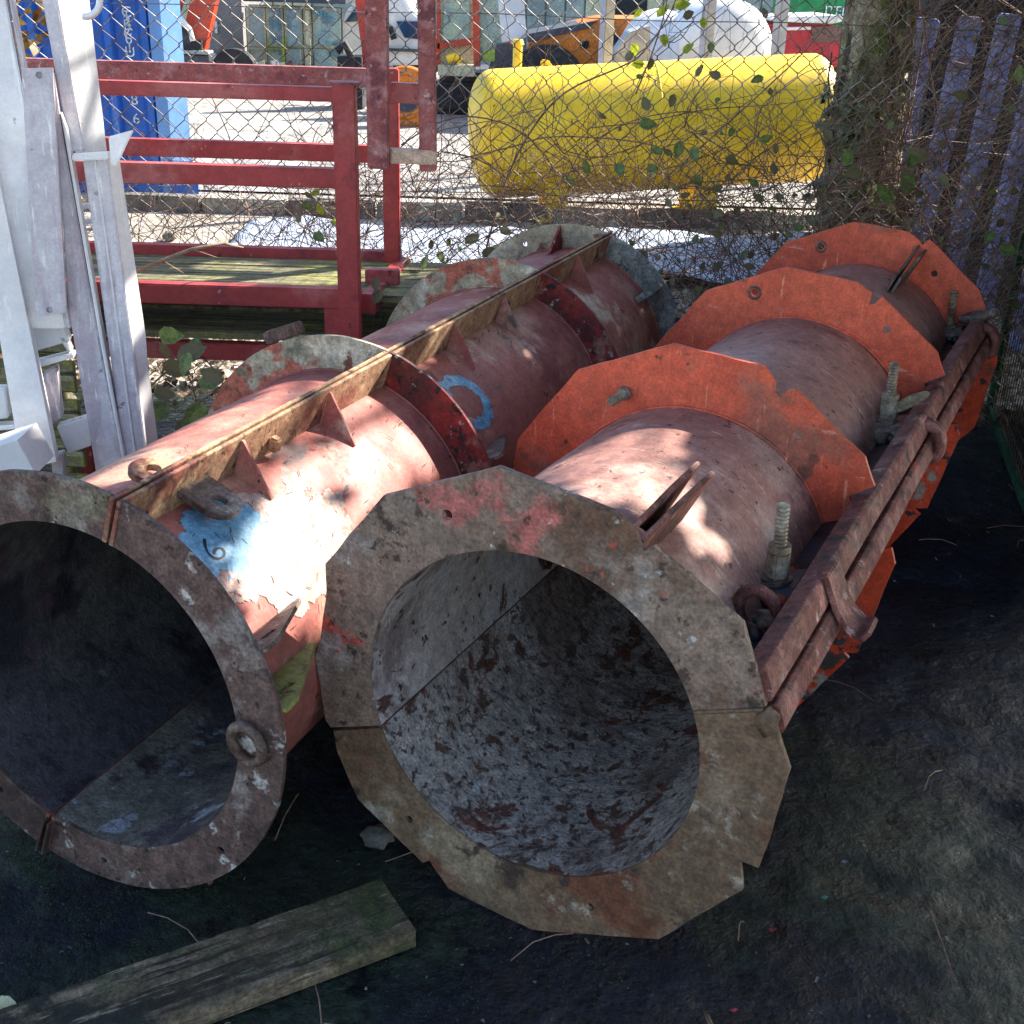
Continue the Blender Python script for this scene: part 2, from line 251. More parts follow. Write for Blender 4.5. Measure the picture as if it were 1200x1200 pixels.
# ------------------------------------------------------------------ ground
def sheet(name, x0, x1, y0, y1, nx, ny, M, z=0, amp=0, f=3, fine=0):
    mb = MB(); vs = []; fs = []
    for j in range(ny + 1):
        for i in range(nx + 1):
            x = x0 + (x1 - x0) * i / nx; y = y0 + (y1 - y0) * j / ny
            h = z + amp * noise.noise(Vector((x * f, y * f, 1))) + fine * noise.fractal(Vector((x * 9, y * 9, 3)), 1, 2, 4)
            vs.append((x, y, h))
    for j in range(ny):
        for i in range(nx): a = j * (nx + 1) + i; fs.append((a, a + 1, a + nx + 2, a + nx + 1))
    return mb.add(vs, fs).build(name, M, smooth=True)
tag(sheet('ground', -3.2, 3.6, -1.5, 4.85, 340, 320, M_ground, -.008, .012, 2.2, .006), kind='structure')
tag(sheet('yard', -60, 60, 4.85, 90, 40, 30, M_yard, -.012), kind='structure')
tag(sheet('outer_ground', -60, 60, -60, 90, 4, 4, M_yard, -.06), kind='structure')

# ------------------------------------------------------------------ the two split steel casings
# local axes of a casing: x across, y along its bore, z up; axis height cz
def pol(a, r): a = R_(a); return (r * math.cos(a), r * math.sin(a))
def shell(par, cz, a0, a1, ri, ro, s0, s1, mats, seed=0, amp=.0025):
    mb = MB(); na, ns = 60, 70; vs = []; fs = []; mi = []
    for j in range(ns + 1):
        s = s0 + (s1 - s0) * j / ns
        for i in range(na + 1):
            a = a0 + (a1 - a0) * i / na; x, z = pol(a, 1); d = amp * noise.noise(Vector((x * 2.2, s * 4 + seed, z * 2.2))) * 1.6
            vs.append((x * (ro + d), s, cz + z * (ro + d)))
        for i in range(na + 1):
            a = a0 + (a1 - a0) * i / na; x, z = pol(a, 1); d = .4 * amp * noise.noise(Vector((x * 9, s * 12 + seed, z * 9)))
            vs.append((x * (ri + d), s, cz + z * (ri + d)))
    w_ = na + 1; row = 2 * w_
    for j in range(ns):
        b = j * row
        for i in range(na):
            fs.append((b + i, b + i + 1, b + row + i + 1, b + row + i)); mi.append(0)
            fs.append((b + w_ + i + 1, b + w_ + i, b + row + w_ + i, b + row + w_ + i + 1)); mi.append(1)
        for i in (0, na): fs.append((b + i, b + row + i, b + row + w_ + i, b + w_ + i)); mi.append(0)
    for b in (0, ns * row):
        for i in range(na): fs.append((b + i, b + w_ + i, b + w_ + i + 1, b + i + 1)); mi.append(0)
    mb.v = vs; mb.f = fs; mb.m = mi
    return mb.build('shell', mats, par, smooth=True, auto=40)
def rfun(poly):
    P = [pol(a, r) for a, r in poly]; n = len(P)
    def f(a):
        dx, dy = pol(a, 1); best = None
        for i in range(n):
            x1, y1 = P[i]; x2, y2 = P[(i + 1) % n]; ex, ey = x2 - x1, y2 - y1; den = dx * ey - dy * ex
            if abs(den) < 1e-9: continue
            t = (x1 * ey - y1 * ex) / den; u = (x1 * dy - y1 * dx) / den
            if t > 0 and -1e-6 <= u <= 1 + 1e-6 and (best is None or t > best): best = t
        return best
    return f
def plate(name, par, cz, poly, ri, s, th, a0, a1, M, holes=(), seed=0, bevel=.0008, jit=.0012, lean=0):
    rf = rfun(poly) if not callable(poly) else poly
    An = set(round(a0 + (a1 - a0) * i / 84, 3) for i in range(85))
    if not callable(poly):
        for a, _ in poly:
            for k in (-360, 0, 360):
                if a0 < a + k < a1: An.add(round(a + k, 3))
    An = sorted(An); vs = []
    for a in An:
        ro = rf(a) + jit * noise.noise(Vector((a * .13, seed, s * 3))) * 2; w_ = .002 * noise.noise(Vector((a * .03, seed + 4, 1)))
        for r in (ri, ro):
            for d in (0, th):
                x, z = pol(a, r); vs.append((x, s + d + w_ * (r > ri) + lean * z, cz + z))
    n = len(An); fs = []
    for i in range(n - 1):
        b = 4 * i; c = b + 4
        fs += [(b, b + 2, c + 2, c), (b + 3, b + 1, c + 1, c + 3), (b + 2, b + 3, c + 3, c + 2), (b + 1, b, c, c + 1)]
    fs += [(0, 1, 3, 2), (4 * n - 2, 4 * n - 1, 4 * n - 3, 4 * n - 4)]
    mb = MB().add(vs, fs); o = mb.build(name, M, par)
    if holes:
        cm = MB()
        for a, r, hr in holes:
            x, z = pol(a, r); cm.tube([(x, s - .03, cz + z), (x, s + th + .03, cz + z)], hr, 18)
        cut(o, cm)
    if bevel:
        bm = bmesh.new(); bm.from_mesh(o.data); bmesh.ops.remove_doubles(bm, verts=bm.verts, dist=2e-5)
        es = [e for e in bm.edges if e.is_manifold and e.calc_face_angle(0) > 1.0]
        bmesh.ops.bevel(bm, geom=es, offset=bevel, segments=1, affect='EDGES', clamp_overlap=True); bm.to_mesh(o.data); bm.free()
    return o
def bolt(name, par, base, d, r, L, M, thread=True, up=(0, 1, 0)):
    base = Vector(base); d = Vector(d).normalized(); n = max(2, int(L / .0038)); pts = []; rr = []
    for i in range(n + 1):
        pts.append(base + d * L * i / n); rr.append(r * (1.0 if i % 2 else .80) if thread else r)
    pts.append(base + d * (L + .003)); rr.append(r * .7)
    return MB().tube(pts, rr, 14).build(name, M, par, smooth=True, auto=50)
def mesh_hex(mb, base, d, r, h, n=6):
    base = Vector(base); d = Vector(d).normalized(); return mb.tube([base, base + d * h], r, n)
def rot2(a): t = R_(a); return Vector((math.cos(t), 0, math.sin(t))), Vector((-math.sin(t), 0, math.cos(t)))

# ---- right casing: four twelve-sided flanges
YAW_R = .4587; CR = Vector((.0321, 1.7412, 1.6 - 1.1541)); cz = CR.z
RC = empty('split_steel_casing', (CR.x, CR.y, 0), -YAW_R,
           'rusty red steel casing with orange twelve-sided flanges and a long bolted side rail', 'steel casing')
SE = 20.7
for a0, a1, sd_ in ((SE + .25, SE + 179.6, 0), (SE + 180.2, SE + 359.8, 5)):
    shell(RC, cz, a0, a1, .3095, .3175, .004, 2.5, [M_pink, M_inR if sd_ else M_inR2], sd_)
F1 = [(98, .452), (128, .448), (154, .445), (160, .424), (174, .418), (180, .428), (-162, .433), (-158.5, .424), (-153, .435), (-140, .451), (-117.6, .4335), (-116.6, .415), (-115, .423), (-109, .448), (-86, .445), (-53, .449), (-26, .446), (-19.6, .416), (-18.6, .447), (-14, .442), (7, .452), (16, .44), (20, .428), (28, .433), (39, .451), (61.6, .426), (62.6, .409), (64.2, .413), (66, .426), (72, .439)]
F1 = [(a % 360, r) for a, r in F1]; F1.sort()
up, lo = (SE + .35, SE + 179.4), (SE + 180.4, SE + 359.5)
HR = .0095
plate('flange', RC, cz, F1, .3095, 0, .011, *up, M_grey, [(113.9, .378, HR), (53, .371, HR), (171.5, .37, .007)], 1)
tag(plate('flange', RC, cz, F1, .3095, 0, .011, *lo, M_mud, [(231.8, .374, .008), (292.2, .371, .008)], 2), 'mud-brown lower half of the front flange')
for a, r in ((-8.1, .376),):
    x, z = pol(a, r); MB().tube([(x, -.003, cz + z), (x, .004, cz + z)], .0125, 18).build('plug', M_grey, RC, bevel=.001)
def dodec(off=8, r=.453, extra=()):
    P = [(off + 30 * k, r) for k in range(12)]; P = [p for p in P if not any(a0 < (p[0] + 360) % 360 < a1 for a0, a1, _ in extra)]
    for a0, a1, rr in extra:
        P += rr
    P = [(a % 360, q) for a, q in P]; P.sort(); return P
barcut = (11, 31, [(12.5, .449), (13, .39), (29.5, .39), (30, .446)])
F2 = dodec(8, .456, [barcut, (60, 76, [(62.8, .447), (64.6, .438), (65.2, .415), (67.5, .419), (68.5, .436), (73.5, .454)]), (333, 340, [(335.6, .428), (336.2, .412), (338.5, .437)])])
F3 = dodec(8, .456, [barcut, (60, 76, [(64, .452), (64.8, .423), (66.2, .414), (67.4, .446), (73.5, .455)]), (333, 340, [(335.6, .426), (336.2, .402), (339, .432)])])
F4 = dodec(8, .452, [barcut, (60, 77, [(64.5, .452), (66.8, .455), (68.2, .430), (69.5, .436), (75.5, .450)])])
for k, (s, F, mu, hs) in enumerate(((.80, F2, M_orange, [(54, .374), (176, .37)]), (1.68, F3, M_orange, [(111.1, .398), (55.4, .391)]), (2.5, F4, M_orange, [(114.2, .39), (55.9, .378)]))):
    plate('flange', RC, cz, F, .318, s, .010, *up, mu, [(a, r, .0105) for a, r in hs], 3 + k)
    tag(plate('flange', RC, cz, F, .318, s, .010, *lo, M_orange2, [], 8 + k), 'chipped orange lower half of a flange')
for s, a, r in ((1.68, 111.1, .398), (2.5, 114.2, .39)):
    x, z = pol(a, r); MB().torus((x, s - .001, cz + z), .0165, .0035, (1, 0, 0), (0, 0, 1), 22, 6).build('hole_collar', M_rust, RC, smooth=True)
# weld beads where flange meets shell
for s in (.012, .797, .812, 1.677, 1.692, 2.497):
    mb = MB(); P = []; rr = []
    for i in range(181):
        a = SE + 2 * i; x, z = pol(a, .3195); P.append((x, s, cz + z)); rr.append(.0035 + .0014 * noise.noise(Vector((a * .7, s * 9, 0))))
    mb.tube(P, rr, 5).build('weld_bead', M_pink if s < .1 else M_orange, RC, smooth=True)
# bolt with rounded head on second flange, pointing at the viewer
x, z = pol(116.6, .366)
mb = MB(); mesh_hex(mb, (x, .785, cz + z), (0, 1, 0), .017, .014); mb.build('nut', M_rust, RC, bevel=.0015)
bolt('bolt', RC, (x, .79, cz + z), (-.15, -1, -.1), .0105, .055, M_bolt)
# seam flanges and edge bars, both sides of the casing
for side, A in ((0, SE), (1, SE + 180)):
    e, n = rot2(A); c0 = Vector((0, 0, cz))
    for sg, M in ((1, M_oil), (-1, M_railR)):
        MB().box(c0 + e * .362 + n * (.006 * sg) + Vector((0, 1.258, 0)), (.092, 2.47, .009), e, (0, 1, 0), n).build('seam_plate', M, RC, bevel=.001)
    for sg, off, rr in ((1, .0315, .418), (-1, -.0265, .424)):
        # folded edge bar: slightly bent along its length
        mb = MB(); N_ = 46; w_, h_ = .042, .056; vs = []; prof = [(-1, -1), (.7, -1), (1, -.7), (1, .7), (.7, 1), (-1, 1)]
        for i in range(N_ + 1):
            s = .013 + 2.475 * i / N_; wob = .0035 * noise.noise(Vector((s * 2.3, sg * 4, A)))
            for px_, pz_ in prof:
                jj = .0012 * noise.noise(Vector((s * 21, px_ * 3, pz_ * 5 + sg)))
                vs.append(c0 + e * (rr + px_ * w_ / 2 + jj + wob) + n * (off + pz_ * h_ / 2 * (.86 if sg < 0 else 1) + jj) + Vector((0, s, 0)))
        k = len(prof); fs = [(i * k + j, i * k + (j + 1) % k, (i + 1) * k + (j + 1) % k, (i + 1) * k + j) for i in range(N_) for j in range(k)]
        fs += [tuple(range(k))[::-1], tuple(range(N_ * k, N_ * k + k))]
        recalc(mb.add(vs, fs).build('edge_bar', M_railR, RC, bevel=.0012))
e, n = rot2(SE); c0 = Vector((0, 0, cz)); Yv = Vector((0, 1, 0))
def seamP(s, r, h): return c0 + Yv * s + e * r + n * h
up_ = (n * .94 + e * .32).normalized()
for i, (s, r) in enumerate(((.415, .338), (1.42, .338), (2.55 - .07, .325))):
    # saddle block straddling the seam plates
    pr = [seamP(s - .055, r - .035, .012), seamP(s - .055, r + .045, .012), seamP(s - .04, r + .042, .036), seamP(s - .05, r - .015, .044), seamP(s - .06, r - .045, .036)]
    SD = recalc(MB().prism(pr, Yv * .10).build('saddle', M_oil if i == 0 else M_rust, RC, bevel=.003))
    pr = [seamP(s - .02, r - .075, .040), seamP(s - .03, r - .06, .056), seamP(s - .035, r - .02, .050), seamP(s - .035, r + .02, .048), seamP(s - .035, r + .02, .040), seamP(s - .035, r - .03, .040)]
    recalc(MB().prism(pr, Yv * .05).build('clamp_tongue', M_rust, SD, bevel=.002))
    b0 = seamP(s, r, .046)
    for q in range(9):
        blob('mud_clump', seamP(s + (-.17 + .035 * q if i == 0 else -.09 + .022 * q), r + .03 * math.sin(q * 2.3 + i), .012 + .012 * (q % 2)), (.018 + .006 * (q % 3), .022, .014), (M_oil, M_rust, M_oil, M_orange2)[q % 4], RC, 2, .7, 3, q + i * 9)
    mb = MB(); mb.tube([b0, b0 + up_ * .004], .029, 20); mb.build('washer', M_rust, SD, bevel=.001)
    if i != 2:
        mb = MB(); mesh_hex(mb, b0 + up_ * .004, up_, .0225, .052); nut = mb.build('nut', M_bolt, SD, bevel=.003)
        mb = MB(); mb.tube([b0 + up_ * .056, b0 + up_ * .068], [.0215, .0205], 18); mb.build('collar', M_bolt, SD, smooth=True, auto=40)
    if i == 1:
        wc = b0 + up_ * .035 + e * .045; vs = []
        pts = [wc + e * (.052 * math.cos(t)) + up_ * (.017 * math.sin(t) + .014 * math.cos(t)) for t in [2 * math.pi * q / 16 for q in range(16)]]
        recalc(MB().prism(pts, Yv * .012).build('wing', M_bolt, SD, bevel=.003))
    bolt('bolt', SD, b0 + up_ * .002, up_, .0125, (.142, .142, .11)[i], M_bolt)
# red ring behind the front flange
MB().torus(seamP(.27, .345, .045), .034, .012, e, n, 26, 8, sy=1.2).build('shackle_ring', M_railR, RC, smooth=True)
# folded hook straps that grip the bars
def strap(pts, wdt, th, M, name='hook_strap'):
    P = [seamP(*p) for p in pts]; vs = []
    for i, p in enumerate(P):
        d = (P[min(i + 1, len(P) - 1)] - P[max(i - 1, 0)]).normalized(); q = d.cross(Yv).normalized()
        w2 = wdt * (1 - .25 * (i == len(P) - 1)) / 2
        for a, b in ((-1, -1), (1, -1), (1, 1), (-1, 1)): vs.append(p + Yv * a * w2 + q * b * th / 2)
    fs = [(i * 4 + k, i * 4 + (k + 1) % 4, i * 4 + 4 + (k + 1) % 4, i * 4 + 4 + k) for i in range(len(P) - 1) for k in range(4)] + [(3, 2, 1, 0), tuple(range(len(P) * 4 - 4, len(P) * 4))]
    return recalc(MB().add(vs, fs).build(name, M, RC, smooth=True, bevel=.002, auto=40))
strap([(.40, .435, .061), (.40, .445, .058), (.395, .4485, .03), (.39, .452, -.0), (.385, .460, -.026), (.38, .474, -.046), (.375, .490, -.052), (.372, .503, -.043)], .085, .011, M_railR)
for s in (1.36, 2.40):
    mb = MB(); mb.torus(seamP(s, .432, -.010), .032, .014, e, n, 26, 8, sy=1.35, a0=-150, a1=150); mb.build('hook_loop', M_railR, RC, smooth=True)
    mb = MB(); mb.torus(seamP(s + .03, .430, -.008), .033, .012, e, n, 26, 8, sy=1.3, a0=-150, a1=150); mb.build('hook_loop', M_railR, RC, smooth=True)
mb = MB(); mb.torus(seamP(2.46, .42, .062), .052, .013, e, Yv, 30, 8, sy=.55); mb.build('shackle_ring', M_rust, RC, smooth=True)
# paired lug plates at the top of the casing
def lugpair(s0, s1, A, gap, gap2, r1, r2, M, pin):
    for sg in (1, -1):
        ee, nn = rot2(A)
        p = [c0 + Yv * s0 + ee * .314, c0 + Yv * s0 + ee * r1, c0 + Yv * (s0 + (s1 - s0) * .55) + ee * (r1 + .004), c0 + Yv * s1 + ee * r2, c0 + Yv * (s1 - .06) + ee * .314]
        o0 = [nn * sg * (gap + (gap2 - gap) * t) for t in (0, 0, .6, 1, .8)]
        a = [q + w_ for q, w_ in zip(p, o0)]; th = nn * sg * .009
        recalc(MB().add(a + [x_ + th for x_ in a], [(0, 1, 2, 3, 4), (9, 8, 7, 6, 5)] + [(i, i + 5, (i + 1) % 5 + 5, (i + 1) % 5) for i in range(5)]).build('lug_plate', M, RC, bevel=.0015))
    if pin:
        ee, nn = rot2(A); MB().tube([c0 + Yv * (s0 + .018) + ee * (r1 - .012) - nn * .014, c0 + Yv * (s0 + .018) + ee * (r1 - .012) + nn * .014], .015, 14).build('hinge_pin', M_railR, RC, smooth=True, auto=40)
lugpair(.03, .375, 66.4, .007, .011, .405, .400, M_railR, 1)
lugpair(2.24, 2.5, 67.5, .004, .008, .375, .425, M_rust, 0)
MB().tube([c0 + Yv * 1.1 + rot2(66)[0] * .335, c0 + Yv * .9 + rot2(65.5)[0] * .345, c0 + Yv * .812 + rot2(65)[0] * .40], [.004, .006, .005], 5).build('bent_fillet', M_pink, RC, smooth=True)
# raised ridge across the split in the front flange
mb = MB(); P0 = c0 + e * .312 + n * 0 - Yv * .002; mb.tube([P0, c0 + e * .425 - Yv * .003], .0032, 6); mb.build('weld_bead', M_mud, RC, smooth=True)
blob('mud_clump', c0 + e * .428 - n * .022 + Yv * -.002, (.017, .008, .026), M_mud, RC, 2, .5, 3, 3)

# ---- left casing: round rings, top rail with gussets
kL = 1.0447; YAW_L = .3813; CL = Vector((-.7191 * kL, 1.7529 * kL, 1.6 - 1.1322 * kL)); czl = CL.z
LC = empty('split_steel_casing', (CL.x, CL.y, 0), -YAW_L,
           'red oxide steel casing with round rings, a tall seam rail and blue paint marks', 'steel casing')
SL = 72.4; SB = 249.3
for a0, a1, sd_ in ((SL + .3, SB - .3, 11), (SB + .3, SL + 359.7, 15)):
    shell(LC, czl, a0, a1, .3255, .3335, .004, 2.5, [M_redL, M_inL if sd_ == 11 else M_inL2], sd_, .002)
halves = ((SL + .5, SB - .5), (SB + .5, SL + 359.4))
RL = lambda s: (lambda a: .4155 + .0015 * math.sin(R_(a) * 3 + s * 5))
for k, (s, ml, mr_) in enumerate(((0, M_ringL, M_ringL), (.93, M_cream, M_redspot), (1.86, M_cream, M_redspot), (2.5, M_cream, M_greyring))):
    for j, (a0, a1) in enumerate(halves):
        M = (ml, mr_)[j]
        hs = [(-43.8, .374, .0085), (-90.1, .373, .006)] if k == 0 and j == 1 else ([(230.1, .37, .008)] if k == 0 else ([(118, .375, .010)] if k == 3 and j == 0 else []))
        hs = [((a % 360) if (a % 360) > a0 else a % 360 + 360, r, h) for a, r, h in hs]
        plate('ring', LC, czl, RL(s), .3255 if k == 0 else .334, s, .010, a0, a1, M, hs, 20 + k, jit=.0008)
for s in (.012, .927, .942, 1.857, 1.872, 2.497):
    mb = MB(); P = []; rr = []
    for i in range(171):
        a = SL + 1 + 2.1 * i; x, z = pol(a, .335); P.append((x, s, czl + z)); rr.append(.0033 + .0014 * noise.noise(Vector((a * .7, s * 9, 0))))
    mb.tube(P, rr, 5).build('weld_bead', M_redL, LC, smooth=True)
eL, nL = rot2(SL); cL = Vector((0, 0, czl))
for A, r1 in ((SL, .414), (SB, .407)):
    ee, nn = rot2(A)
    for sg in (1, -1):
        mb = MB(); N_ = 60; vs = []
        for i in range(N_ + 1):
            s = -.002 + 2.56 * i / N_; rr = r1 + .0012 * noise.noise(Vector((s * 9, sg, 2))); wv = .0022 * noise.noise(Vector((s * 1.7, sg * 3, A)))
            for r, t in ((.326, .0018), (rr, .0018 + wv * .5 + .0006), (rr, .0105), (.326, .0105)): vs.append(cL + Yv * s + ee * r + nn * sg * (t + abs(wv)))
        fs = [(i * 4 + q, i * 4 + (q + 1) % 4, i * 4 + 4 + (q + 1) % 4, i * 4 + 4 + q) for i in range(N_) for q in range(4)] + [(3, 2, 1, 0), tuple(range(N_ * 4, N_ * 4 + 4))]
        recalc(mb.add(vs, fs).build('seam_rail', M_railL, LC, bevel=.0008))
# gussets: triangles from rail edge to shell
def gusset(par, cc, s, A, dA, r1, r0, M, th=.007, notch=0):
    ee, nn = rot2(A); sg = 1 if dA > 0 else -1
    base = [cc + Yv * s + ee * (r0 - .001) + nn * sg * .012]; k = 8
    for i in range(1, k + 1):
        e2, _ = rot2(A + dA * i / k); base.append(cc + Yv * s + e2 * (r0 - .001))
    base.append(cc + Yv * s + rot2(A + dA)[0] * (r0 + .005)); base.append(cc + Yv * s + ee * r1 + nn * sg * .016); base.append(cc + Yv * s + ee * r1 + nn * sg * .012)
    return recalc(MB().prism(base, Yv * th).build('gusset', M, par, bevel=.0008))
for s in (.335, .65, 1.26, 1.57, 2.165): gusset(LC, cL, s, SL, -17.2, .408, .3335, M_redL)
for s in (2.3,): gusset(LC, cL, s, SL, 17, .408, .3335, M_redL)
for s in (.6, 1.3): gusset(LC, cL, s, SB, 15, .40, .3335, M_redL)
# small square tab beside the second gusset
b = cL + Yv * .45 + eL * .362 - nL * .022
MB().box(b, (.030, .022, .022), eL, Yv, nL).build('tab', M_railL, LC, bevel=.004)
# lifting lugs: rounded plates with a hole, one each side of the rail
def lug(par, cc, s, r, A, sg, L, wd, M, tilt=0):
    ee, nn = rot2(A); nn = (nn * math.cos(tilt) + ee * math.sin(tilt)); q = []
    q.append((0, -wd)); 
    for i in range(13): a = R_(-90 + 180 * i / 12); q.append((L + wd * math.cos(a) * .95, wd * math.sin(a)))
    q.append((0, wd)); th = nn.cross(Yv).normalized() * .014
    pts = [cc + ee * r + nn * sg * (.012 + u) + Yv * (s + v) for u, v in q]
    o = recalc(MB().prism(pts, th).build('lifting_lug', M, par))
    c_ = cc + ee * r + nn * sg * (.012 + L) + Yv * s
    cut(o, MB().tube([c_ - th * 3, c_ + th * 4], .0145, 20))
    bm = bmesh.new(); bm.from_mesh(o.data); es = [x for x in bm.edges if x.is_manifold and x.calc_face_angle(0) > 1]; bmesh.ops.bevel(bm, geom=es, offset=.0015, segments=1, affect='EDGES', clamp_overlap=True); bm.to_mesh(o.data); bm.free()
    return o
lug(LC, cL, .20, .372, SL, -1, .058, .043, M_rust, .10)
lug(LC, cL, .19, .372, SL, 1, .055, .043, M_railL, -.12)
# paired side plates behind the front ring
for A, M in ((24, M_rust), (9, mat('mossy_yellow_green_plate', '#8f8c4a', [('#66652f', 6, .5, .66, 10), ('#4a4430', 9, .6, .7)], .7, .1, 0, .4))):
    ee, nn = rot2(A)
    p = [cL + ee * .325 + Yv * .011, cL + ee * .425 + Yv * .011, cL + ee * .422 + Yv * .05, cL + ee * .343 + Yv * .235, cL + ee * .325 + Yv * .235]
    o = recalc(MB().prism(p, nn * .008).build('side_plate', M, LC))
    c_ = cL + ee * .385 + Yv * .075; cut(o, MB().box(c_, (.013, .034, .05), ee, Yv, nn))
    p = [q + Yv * .95 for q in p]; recalc(MB().prism(p, nn * .008).build('side_plate', M, LC, bevel=.001))
# oval eye standing on the front ring
x, z = pol(-.1, .352)
mb = MB(); mb.torus((x, -.012, czl + z), .0285, .0095, (1, 0, .1), (-.1, -.15, 1), 30, 10, sy=1.35); mb.build('eye_loop', M_rust, LC, smooth=True)
# doubled clip where the ring halves meet at the bottom, and two stubs under the ring
for A in (248.4, 250.4):
    ee, nn = rot2(A); MB().box(cL + ee * .378 - Yv * .006, (.088, .018, .005), ee, Yv, nn).build('clip', M_ringL, LC, bevel=.001)
for A in (-65.7, -57.9):
    ee, nn = rot2(A); MB().tube([cL + ee * .40 + Yv * .02, cL + ee * .428 + Yv * .02], .006, 8).build('stub', M_ringL, LC, smooth=True)
# block on the far ring, seen at its right shoulder, and a fin on its top
ee, nn = rot2(38); MB().box(cL + ee * .375 + Yv * 2.44, (.07, .10, .022), ee, Yv, nn).build('bracket', M_greyring, LC, bevel=.003)
ee, nn = rot2(96); recalc(MB().prism([cL + ee * .33 + Yv * 2.36, cL + ee * .334 + Yv * 2.495, cL + ee * .41 + Yv * 2.495], nn * .008).build('gusset', M_redspot, LC))
# slab of cut stone-like scrap perched on second ring of the far half
ee, nn = rot2(112); MB().box(cL + ee * .43 + Yv * .95, (.03, .03, .10), ee, Yv, nn).build('scrap_block', M_ringL, LC, bevel=.003)

# paint marks, and a painted-in sunlit wash: thin curved films on the shell
def film(par, cc, ro, fn, s0, s1, a0, a1, M, name, ds=.0028, lift=.0012):
    mb = MB(); ns = int((s1 - s0) / ds); na = int(R_(a1 - a0) * ro / ds); idx = {}; vs = []; fs = []
    def V(i, j):
        if (i, j) not in idx:
            a = a0 + (a1 - a0) * i / na; s = s0 + (s1 - s0) * j / ns; x, z = pol(a, 1); idx[(i, j)] = len(vs)
            d = .002 * noise.noise(Vector((x * 2.2, s * 4 + 15, z * 2.2))) * 1.6
            vs.append((cc.x + x * (ro + d + lift), s, cc.z + z * (ro + d + lift)))
        return idx[(i, j)]
    for j in range(ns):
        for i in range(na):
            a = a0 + (a1 - a0) * (i + .5) / na; s = s0 + (s1 - s0) * (j + .5) / ns
            if fn(s, a): fs.append((V(i, j), V(i + 1, j), V(i + 1, j + 1), V(i, j + 1)))
    return mb.add(vs, fs).build(name, M, par, smooth=True)
nz = lambda s, a, f, o=0: noise.fractal(Vector((s * f, a * f * .0058, o)), .8, 2, 4)
def blot(s, a):
    u = (s - .185) / .105; v = (a - 53) / 14; return u * u + v * v + .55 * nz(s, a, 22) < 1
film(LC, cL, .3335, blot, .03, .35, 30, 71, M_blue, 'blue_paint')
def pale(s, a):
    u = (s - .30) / .20; v = (a - 40) / 19; return u * u + v * v + .7 * nz(s, a, 15, 7) < 1 and not blot(s, a)
film(LC, cL, .3335, pale, .03, .62, 15, 66, M_paleblue_sun, 'sunlit_pale_paint')  # pale blue paint plus the washed-out tone of sunlit shell, painted in
def oring(s, a):
    u = (s - 1.125) / .090; v = (a - 45.5) / 14.0; q = math.sqrt(u * u + v * v) + .13 * nz(s, a, 30, 3); return .62 < q < 1 and nz(s, a, 70, 1) > -.75
film(LC, cL, .3335, oring, 1.0, 1.25, 25, 66, M_blue, 'blue_paint_ring', .003)
def stroke(par, cc, ro, pts, wd, M, name):
    mb = MB(); P = []
    for s, a in pts: x, z = pol(a, ro + .0022); P.append(Vector((cc.x + x, s, cc.z + z)))
    vs = []; 
    for i, p in enumerate(P):
        d = (P[min(i + 1, len(P) - 1)] - P[max(i - 1, 0)]).normalized(); nr = Vector((p.x - cc.x, 0, p.z - cc.z)).normalized(); q = d.cross(nr) * wd / 2 * (1 + .25 * math.sin(i * .5)); vs += [p - q, p + q]
    return mb.add(vs, [(2 * i, 2 * i + 1, 2 * i + 3, 2 * i + 2) for i in range(len(P) - 1)]).build(name, M, par)
def shell_pt(px, py, C, yaw, cz_, ro):      # where a view ray meets a casing's outer wall -> (s, angle)
    d = ray(px, py); a = Vector((math.sin(yaw), math.cos(yaw), 0)); u = Vector((math.cos(yaw), -math.sin(yaw), 0)); o = CAM - Vector((C.x, C.y, cz_))
    A = d.dot(u) ** 2 + d.z ** 2; B = 2 * (o.dot(u) * d.dot(u) + o.z * d.z); Cc = o.dot(u) ** 2 + o.z ** 2 - ro * ro; D = B * B - 4 * A * Cc
    if D < 0: return None
    t = (-B - math.sqrt(D)) / 2 / A; P = o + d * t; return P.dot(a), math.degrees(math.atan2(P.z, P.dot(u))), o + d * t + Vector((C.x, C.y, cz_))
six = [(239, 632), (240, 640), (243, 648), (250, 654), (257, 655), (262, 651), (261, 645), (256, 643), (251, 646), (250, 651)]
q = [shell_pt(x, y, CL, YAW_L, czl, .3335)[:2] for x, y in six]
q2 = []
for i in range(len(q) - 1):
    a_ = q[max(i - 1, 0)]; b_ = q[i]; c_ = q[i + 1]; d2 = q[min(i + 2, len(q) - 1)]
    for t in (0, .2, .4, .6, .8): q2.append(tuple(.5 * (2 * b_[k] + (c_[k] - a_[k]) * t + (2 * a_[k] - 5 * b_[k] + 4 * c_[k] - d2[k]) * t * t + (3 * b_[k] - a_[k] - 3 * c_[k] + d2[k]) * t ** 3) for k in (0, 1)))
q = q2
stroke(LC, cL, .3335, q, .005, M_black, 'painted_number')
